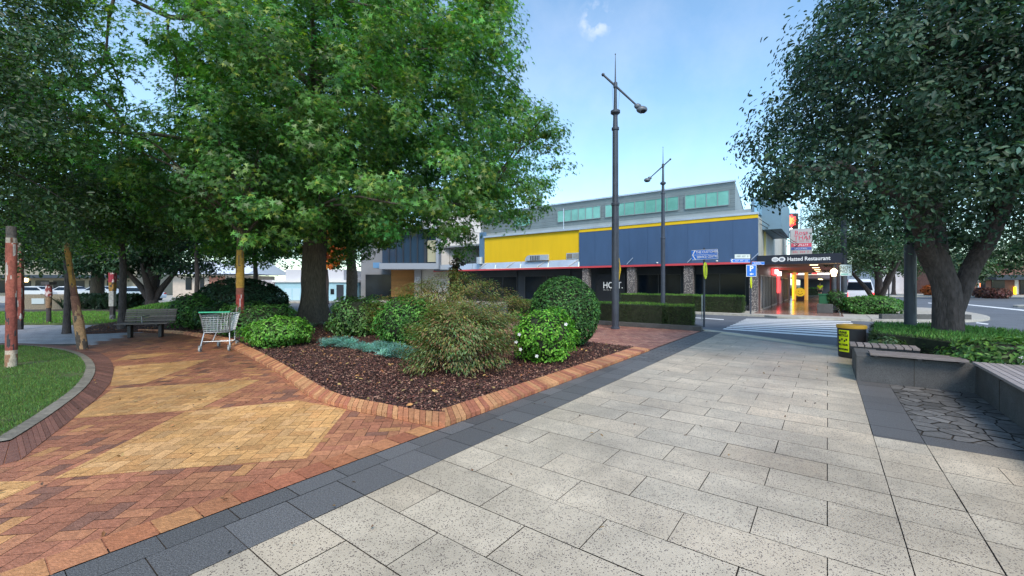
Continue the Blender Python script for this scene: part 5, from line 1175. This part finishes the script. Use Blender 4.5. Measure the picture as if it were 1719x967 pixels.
# right-hand distance trees
park_tree('rounded street tree on the kerb build-out in front of the white van', 1474, 0, 5.6, 4.3, (3.4, 2.6, 2.5), 200, (.05, .10, .05), cr=.6, size=.15, zmin=2.35, tr=.22, d=24.5, forks=3, group='street trees beyond the crossing')
park_tree('tall street tree behind the arcade end on the right of the signs', 1405, 0, 9, 5.6, (3.4, 2.6, 3.6), 190, (.05, .10, .05), cr=.8, size=.2, zmin=2.8, tr=.22, d=36, group='street trees beyond the crossing')
for lab, px, d, cz, R in (('far street tree left of the roundabout shops', 1500, 62, 5.4, (7, 4, 3.2)), ('far street tree seen between the post and the big trunk', 1560, 82, 6.5, (8, 4, 4)), ('far tree right of the big forked trunk', 1650, 52, 5.6, (5.2, 4, 3.4)), ('far tree at the right edge beyond the traffic island', 1745, 48, 6.4, (5.5, 4, 3.8)), ('small bright tree behind the big forked trunk', 1618, 47, 3.1, (2.2, 2, 1.6))):
    park_tree(lab, px, 0, cz + 2, cz, R, 130, (.05, .095, .04), per=50, cr=1.1, size=.3, zmin=cz - R[2] * .8, tr=.25, d=d, group='street trees round the roundabout')
# ---- shrubs
def shrub(name, label, px, py, w, h, base, n, size, kind='oval', mtl='leaf', ball=False, group='shrubs in the mulch bed', jit=.35, lift=.05, alt=None, altp=0, dep=1.0, var=.3, d=None, core=.8):
    g = G(px, py) if d is None else (*P(px, 0, d)[:2], 0); g = (g[0], g[1] , lift)
    t = thing(name, label, 'shrub', g, 0, group); w_ = w / 2
    c = np.array([g[0], g[1], lift + h * .5]); R = np.array([w_, w_ * dep, h * .52])
    MB().ellipsoid((0, 0, h * .5), (R[0] * core, R[1] * core, R[2] * core), 18, 12, jit=.3).build('stems', M['core'], t, smooth=True)  # solid dark ellipsoid added inside the leaves to block light, no modelled stems
    dr = rand_unit(n)
    nz = np.array([noise.noise(Vector(q * (1.8 if not ball else 1)) + Vector(c)) for q in dr])
    rad = (1 + jit * nz) * (1 - (.06 if ball else .30) * RNG.random(n) ** 2)
    nz2 = np.array([noise.noise(Vector(q * 5) + Vector(c)) for q in dr]); rad *= 1 + (.03 if ball else .12) * nz2
    p = c + dr * R * rad[:, None]; k = p[:, 2] > lift + .01; p, dr, nz2 = p[k], dr[k], nz2[k]
    nr = dr * .9 + [0, 0, .45] + .55 * rand_unit(len(p))
    cols = leafcols(len(p), base, var, .15, None, alt, altp) * (1 + .5 * nz2)[:, None]
    leaves('foliage', M[mtl], p, nr, size, kind, np.clip(cols, .003, 1), t, g, .2)
    return t
shrub('topiary_ball', 'tall clipped dark glossy ball shrub nearest the street lamp', 948, 585, 1.70, 1.72, (.040, .115, .030), 9500, .068, ball=True, jit=.05, mtl='leafgloss', alt=(.10, .24, .05), altp=.15)
gs = shrub('flowering_shrub', 'low bright green glossy shrub with a few white flowers at the front of the bed', 915, 612, 1.22, 1.05, (.095, .27, .025), 5200, .062, jit=.32, mtl='leafgloss', alt=(.22, .45, .06), altp=.15)
def flowers(t, pts, s=.027):
    for q in pts:
        f = MB(); 
        for a in range(5): ang = a * 2 * PI / 5; f.add([(0, 0, 0), (s * math.cos(ang - .5), 0, s * math.sin(ang - .5)), (s * 1.3 * math.cos(ang), -.01, s * 1.3 * math.sin(ang)), (s * math.cos(ang + .5), 0, s * math.sin(ang + .5))], [(0, 1, 2, 3)])
        o = f.build('white_flower', WM, t); o.location = q
flowers(gs, [(-.52, -.42, .60), (-.58, -.38, .45), (-.5, -.5, .33), (.35, -.5, .8), (-.2, -.58, .22)])
shrub('rounded_shrub', 'mid green rounded shrub behind the feathery maple', 683, 588, 1.55, 1.25, (.060, .17, .030), 5500, .07, jit=.2, mtl='leafgloss', alt=(.14, .32, .06), altp=.12)
shrub('rounded_shrub', 'loose pale green shrub right of the big maple trunk', 604, 565, 1.9, 1.15, (.085, .19, .045), 5000, .085, jit=.4, alt=(.18, .33, .12), altp=.2)
shrub('low_shrub', 'bright green spreading shrub left of the big maple trunk', 468, 585, 1.5, .72, (.10, .27, .03), 5500, .07, jit=.35, alt=(.2, .42, .08), altp=.2)
shrub('low_shrub', 'mid green shrub just behind the bright spreading shrub', 432, 566, 2.2, .95, (.060, .16, .035), 5000, .08, jit=.4)
shrub('domed_shrub', 'big dark clipped dome shrub behind the ochre and red trunk', 408, 549, 3.1, 1.75, (.020, .055, .028), 9000, .10, ball=True, jit=.1, mtl='leaf')
shrub('spreading_shrub', 'loose mid green shrub between the benches', 334, 555, 1.9, 1.25, (.06, .16, .030), 6000, .09, jit=.4)
shrub('spreading_shrub', 'low leafy shrub behind the trolley', 372, 556, 1.6, .9, (.035, .09, .03), 3000, .09, jit=.4)
shrub('ground_shrub', 'yellowish low plant at the right foot of the big maple', 572, 560, .9, .35, (.13, .20, .05), 900, .09, jit=.4)
# feathery japanese maples: many fine drooping fronds
def feather(label, px, py, w, h, base, n, alt, nst=9):
    g = G(px, py); g = (g[0], g[1], .05); t = thing('weeping_maple', label, 'shrub', g, 0, 'feathery weeping maples in the bed')
    sb = MB(); tips = []
    for i in range(nst * 4):
        a = random.uniform(0, 2 * PI); r = w / 2 * random.uniform(.25, .95); z = h * (1 - .5 * (r / (w / 2)) ** 2) * random.uniform(.72, 1.0)
        q = (g[0] + r * math.cos(a), g[1] + r * math.sin(a) * .8, .05 + z); tips.append(q)
        limb(sb, (g[0], g[1], .05), q, .028, .004, .12, .5, 7, 5)
    sb.build('stems', M['bark'], t, origin=g)
    C = np.array(tips); 
    extra = []
    for q in tips:
        for _ in range(6):
            a = random.uniform(0, 2 * PI); r = w / 2 * random.uniform(.0, 1.1) ** .6 * (1 + .5 * noise.noise(Vector((math.cos(a) * 2, math.sin(a) * 2, w))))
            z = h * (1 - .42 * (r / (w / 2)) ** 1.5) * random.uniform(.22, 1.08)
            extra.append((g[0] + r * math.cos(a), g[1] + r * math.sin(a) * .8, .05 + z))
    C = np.concatenate([C, np.array(extra)]); per = n // len(C); nn_ = per * len(C); cid = np.repeat(np.arange(len(C)), per)
    d = rand_unit(nn_) * RNG.random(nn_)[:, None] ** .5; p = C[cid] + d * [.24, .24, .12]; p[:, 2] = np.maximum(p[:, 2], .09)
    out = C[cid] - np.array([g[0], g[1], h * .4]); out /= np.linalg.norm(out, axis=1)[:, None]
    cols = leafcols(nn_, base, .32, .2, cid, alt, .3)
    leaves('foliage', M['leaf'], p, out * .4 + [0, 0, .9] + .6 * rand_unit(nn_), .062, 'frond', cols, t, g, .35, along=out)
feather('large feathery weeping maple with bronze green leaves at the centre of the bed', 772, 628, 1.75, 1.26, (.15, .21, .07), 24000, (.27, .16, .08))
feather('second feathery weeping maple with olive leaves farther back in the bed', 760, 577, 4.2, 1.80, (.15, .20, .055), 34000, (.30, .18, .07), 15)
# blue junipers
def juniper(label, px, py, w, dep, n):
    g = G(px, py); g = (g[0], g[1], .06); t = thing('blue_juniper', label, 'ground cover plant', g, 0, 'blue junipers spreading over the mulch')
    k = 26; C = np.c_[RNG.uniform(-w / 2, w / 2, k), RNG.uniform(-dep / 2, dep / 2, k), RNG.uniform(.02, .16, k)] + g
    st = MB()
    for c in C: limb(st, (g[0], g[1], .07), c, .014, .005, .02, .4, 5, 5)
    st.build('stems', M['bark'], t, origin=g)
    cid = np.repeat(np.arange(k), n // k); m = len(cid); d = rand_unit(m) * RNG.random(m)[:, None] ** .6; d[:, 2] = np.abs(d[:, 2])
    p = C[cid] + d * [.16, .16, .10]
    leaves('foliage', M['needle'], p, rand_unit(m), .055, 'blade', leafcols(m, (.15, .33, .29), .3, .1, cid), t, g, along=d * 1.2 + [0, 0, .5])
juniper('blue-green juniper mat, leftmost clump of the blue ground cover', 572, 588, .72, .4, 6000)
juniper('blue-green juniper mat in the middle of the blue ground cover', 640, 596, .95, .5, 7500)
juniper('largest blue-green juniper mat touching the weeping maple', 685, 607, 1.0, .45, 7500)
# strappy plants
def strappy(label, px, py, r, n, base, group, cat='plant', d=None, lift=.06):
    g = G(px, py) if d is None else (*P(px, 0, d)[:2], 0); g = (g[0], g[1], lift); t = MB(); 
    for i in range(n):
        a = random.uniform(0, 2 * PI); L_ = r * random.uniform(.6, 1.1); w = .022; pr_ = []
        for k in range(5):
            f = k / 4; rr_ = L_ * (f ** 1.1) * .75; z = L_ * (1.25 * f - .75 * f * f); ww = w * (1 - f * .9); cx_, sx_ = math.cos(a), math.sin(a)
            pr_.append(((rr_ * cx_ - ww * sx_), (rr_ * sx_ + ww * cx_), z)); pr_.append(((rr_ * cx_ + ww * sx_), (rr_ * sx_ - ww * cx_), z))
        g_ = random.uniform(.6, 1.4); t.add([(p[0] + g[0], p[1] + g[1], p[2] + lift) for p in pr_], [(2 * k, 2 * k + 1, 2 * k + 3, 2 * k + 2) for k in range(4)], tuple(q * g_ for q in base))
    t.build('strappy_plant', M['leafattr'], label=label, cat=cat, group=group, origin=g)
M['leafattr'] = leafmat('strap_leaf', .4, .15)
strappy('strappy grey-green plant left of the big maple trunk foot', 500, 556, .5, 46, (.05, .10, .06), 'strappy plants at the maple foot')
strappy('strappy grey-green plant at the centre of the big maple trunk foot', 524, 559, .55, 46, (.05, .10, .07), 'strappy plants at the maple foot')
strappy('strappy dark plant right of the big maple trunk foot', 550, 555, .5, 46, (.045, .09, .05), 'strappy plants at the maple foot')
for i, (px, lab) in enumerate(((105, 'just right of the stone sign wall'), (125, 'left of the leaning ochre post'), (158, 'below the thick dark trunk'), (178, 'left of the square totem post'))):
    strappy('dark strappy clump along the far lawn edge ' + lab, px, 0, 1.5, 70, (.02, .05, .025), 'dark clumps along the far lawn', d=26.2)
# dark magnolia sapling
mg = (*P(768, 0, 20)[:2], 0); MG = thing('magnolia_sapling', 'narrow bronze-leaved magnolia standing above the feathery maples before the white building', 'tree', mg, 0)
Cm = np.array([(mg[0] + random.uniform(-.4, .4) * (1 - abs(i / 21 - .35)), mg[1] + random.uniform(-.4, .4), 1.0 + i * .09) for i in range(22)])
limb_ = MB(); limb_.tube([mg, (mg[0], mg[1], 3.0)], [.05, .02], 8)
for c in Cm: limb(limb_, (mg[0], mg[1], max(.5, c[2] - .3)), c, .015, .005)
limb_.build('trunk', M['bark'], MG, origin=mg)
crown(MG, mg, Cm, (mg[0], mg[1], 1.6), 34, .26, .17, 'oval', (.04, .055, .03), M['leafgloss'], alt=(.14, .05, .03), altp=.3, up=.9)
# ---- clipped hedges
def hedge(name, label, poly, z0, z1, n, base, group, size=.055, top=None, kind='blade', bulge=.05, cat='hedge', upf=1.0, mtl='needle'):
    pa = np.array(poly); c = pa.mean(0); org = (c[0], c[1], z0); t = thing(name, label, cat, org, 0, group)
    inn = c + (pa - c) * (1 - .09 / np.maximum(np.linalg.norm(pa - c, axis=1), .3))[:, None]
    MB().prism([tuple(p) for p in inn], z0, z1 - .05).build('stems', M['core'], t, origin=org)  # added dark inner block that keeps light from passing through the hedge
    per = np.linalg.norm(np.roll(pa, -1, 0) - pa, axis=1); side_a = per.sum() * (z1 - z0); x, y = pa[:, 0], pa[:, 1]
    top_a = abs(np.dot(x, np.roll(y, -1)) - np.dot(y, np.roll(x, -1))) / 2; nt_ = int(n * top_a / (top_a + side_a)); pts = []; nr = []
    while len(pts) < nt_:
        q = RNG.uniform(pa.min(0), pa.max(0), (nt_, 2)); q = q[inpoly(q[:, 0], q[:, 1], poly)]
        for a in q: pts.append((a[0], a[1], z1 + .03 * noise.noise(Vector((a[0] * 1.5, a[1] * 1.5, 0))) - .05 * random.random())); nr.append((0, 0, 1))
    pts, nr = pts[:nt_], nr[:nt_]; ar = sum((poly[i][0] * poly[(i + 1) % len(poly)][1] - poly[(i + 1) % len(poly)][0] * poly[i][1]) for i in range(len(poly))); sg = 1 if ar > 0 else -1
    for i, L_ in enumerate(per):
        a, b = pa[i], pa[(i + 1) % len(pa)]; dd_ = (b - a) / L_; nn_ = np.array([dd_[1], -dd_[0]]) * sg
        for _ in range(int((n - nt_) * L_ / per.sum())):
            f = random.random(); z = z0 + (z1 - z0) * random.random() ** .9; q = a + (b - a) * f + nn_ * (bulge * noise.noise(Vector((a[0] + f * L_ * 2, i, z * 3))) - .08 * random.random()); pts.append((q[0], q[1], z)); nr.append((nn_[0], nn_[1], .1))
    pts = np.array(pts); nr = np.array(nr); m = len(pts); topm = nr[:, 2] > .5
    cols = leafcols(m, base, .32, .15); cols[topm] *= np.array(top if top else (2.7, 3.2, 1.7))  # top leaves coloured brighter than the sides, painting in light from above
    if kind == 'blade': leaves('foliage', M[mtl], pts, rand_unit(m), size, kind, cols, t, org, along=nr * 1.1 + [0, 0, .35 * upf])
    else: leaves('foliage', M[mtl], pts, nr + .6 * rand_unit(m), size, kind, cols, t, org)
    return t
hedge('dark_hedge', 'dark unclipped hedge along the back of the far lawn in front of the parked cars', [(-28.6, 27.2), (-25.0, 27.0), (-24.6, 28.2), (-28.8, 28.4)], 0, .85, 7000, (.018, .045, .022), None, size=.22, kind='oval', mtl='leaf', top=(1.2, 1.2, 1.2), bulge=.4)
HB = (.048, .085, .030)
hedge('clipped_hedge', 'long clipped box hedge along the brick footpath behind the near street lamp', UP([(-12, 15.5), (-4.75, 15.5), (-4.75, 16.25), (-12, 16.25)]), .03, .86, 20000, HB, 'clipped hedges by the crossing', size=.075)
hedge('clipped_hedge', 'short square end block of the front hedge beside the blue direction sign', UP([(-4.68, 15.5), (-3.75, 15.5), (-3.85, 16.2), (-4.68, 16.2)]), .03, .83, 6500, (.055, .085, .032), 'clipped hedges by the crossing', size=.075)
hedge('clipped_hedge', 'clipped hedge block across the road between two pebbled pillars, nearer the crossing', UP([(-6.3, 26.0), (-3.75, 26.0), (-3.75, 27.1), (-6.3, 27.1)]), .0, .92, 9000, HB, 'clipped hedges by the crossing', size=.10)
hedge('clipped_hedge', 'longer clipped hedge across the road in front of the dark shop windows', UP([(-11, 26.6), (-6.36, 26.6), (-6.36, 27.5), (-11, 27.5)]), .0, .94, 10000, HB, 'clipped hedges by the crossing', size=.10)
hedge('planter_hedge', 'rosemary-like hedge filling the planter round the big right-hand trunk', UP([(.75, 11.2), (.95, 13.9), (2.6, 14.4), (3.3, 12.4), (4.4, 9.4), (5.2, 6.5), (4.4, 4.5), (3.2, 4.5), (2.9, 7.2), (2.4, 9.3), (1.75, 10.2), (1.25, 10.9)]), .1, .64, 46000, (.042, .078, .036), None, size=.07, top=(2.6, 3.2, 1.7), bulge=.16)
bpl = shrub('white_flowered_shrub', 'leafy shrub with white flowers spilling behind the long timber seat', 1690, 0, 1.5, .62, (.06, .14, .035), 3600, .085, d=6.4, group=None, jit=.4, mtl='leafgloss', lift=.12, alt=(.13, .26, .05), altp=.2)
flowers(bpl, [(-.45, -.55, .42), (-.25, -.6, .36), (-.05, -.62, .42), (.2, -.6, .35), (-.5, -.4, .3)], .05)
shrub('low_planter_shrub', 'low grey-green planting between the timber seats and the planter hedge', 1492, 0, .6, .36, (.09, .15, .08), 1200, .07, d=8.1, group=None, jit=.4, lift=.2, dep=.5)
shrub('planter_box_shrub', 'small green shrub in the stone planter at the arcade entrance', 1402, 0, .8, .8, (.04, .12, .03), 900, .10, d=local(3.15, .6)[1], group=None, jit=.4, lift=.45)
shrub('buildout_shrub', 'spreading bright green shrub under the round street tree beside the van', 1462, 0, 3.4, .95, (.06, .17, .03), 5500, .12, d=22.8, group=None, jit=.4, dep=.7, lift=0)
bw = MB(); bw.prism(UP([(2.0, 25.5), (5.2, 27.6), (5.1, 27.8), (1.9, 25.75)]), .0, .22); bw.build('buildout_edging', M['wallstone'], label='low dark edging wall in front of the spreading shrub on the kerb build-out', cat='low wall', origin=(*U(3.5, 26.5)[:2], 0))
MB().tube([(0, 0, 0), (0, 0, 2.2)], .035, 8).build('marker_post', M['polem'], label='thin dark post on the kerb build-out right of the round street tree', cat='post', origin=(0, 0, 0)).location = (*P(1492, 0, 25.5)[:2], 0)
for lab, px, d, c in (('left rusty orange low bush between the dark post and big trunk', 1560, 60, (.45, .12, .03)), ('right rusty orange low bush beside the big trunk', 1573, 59, (.48, .13, .03))):
    shrub('orange_bush', lab, px, 0, 1.7, 1.4, c, 900, .28, d=d, group='orange bushes on the far kerb', jit=.2, lift=0)
for lab, px, d in (('first reddish low bush right of the big trunk', 1650, 52), ('middle reddish low bush right of the big trunk', 1664, 50), ('last reddish low bush by the brick shop', 1678, 49)):
    shrub('red_bush', lab, px, 0, 2.0, 1.1, (.16, .06, .05), 900, .25, d=d, group='reddish bushes by the brick shop', jit=.25, lift=0)
hedge('far_hedge', 'low hedge strip across the far side of the roundabout', [(27, 57), (42, 57), (42, 58), (27, 58)], .0, 1.0, 3500, (.04, .09, .03), None, size=.25)
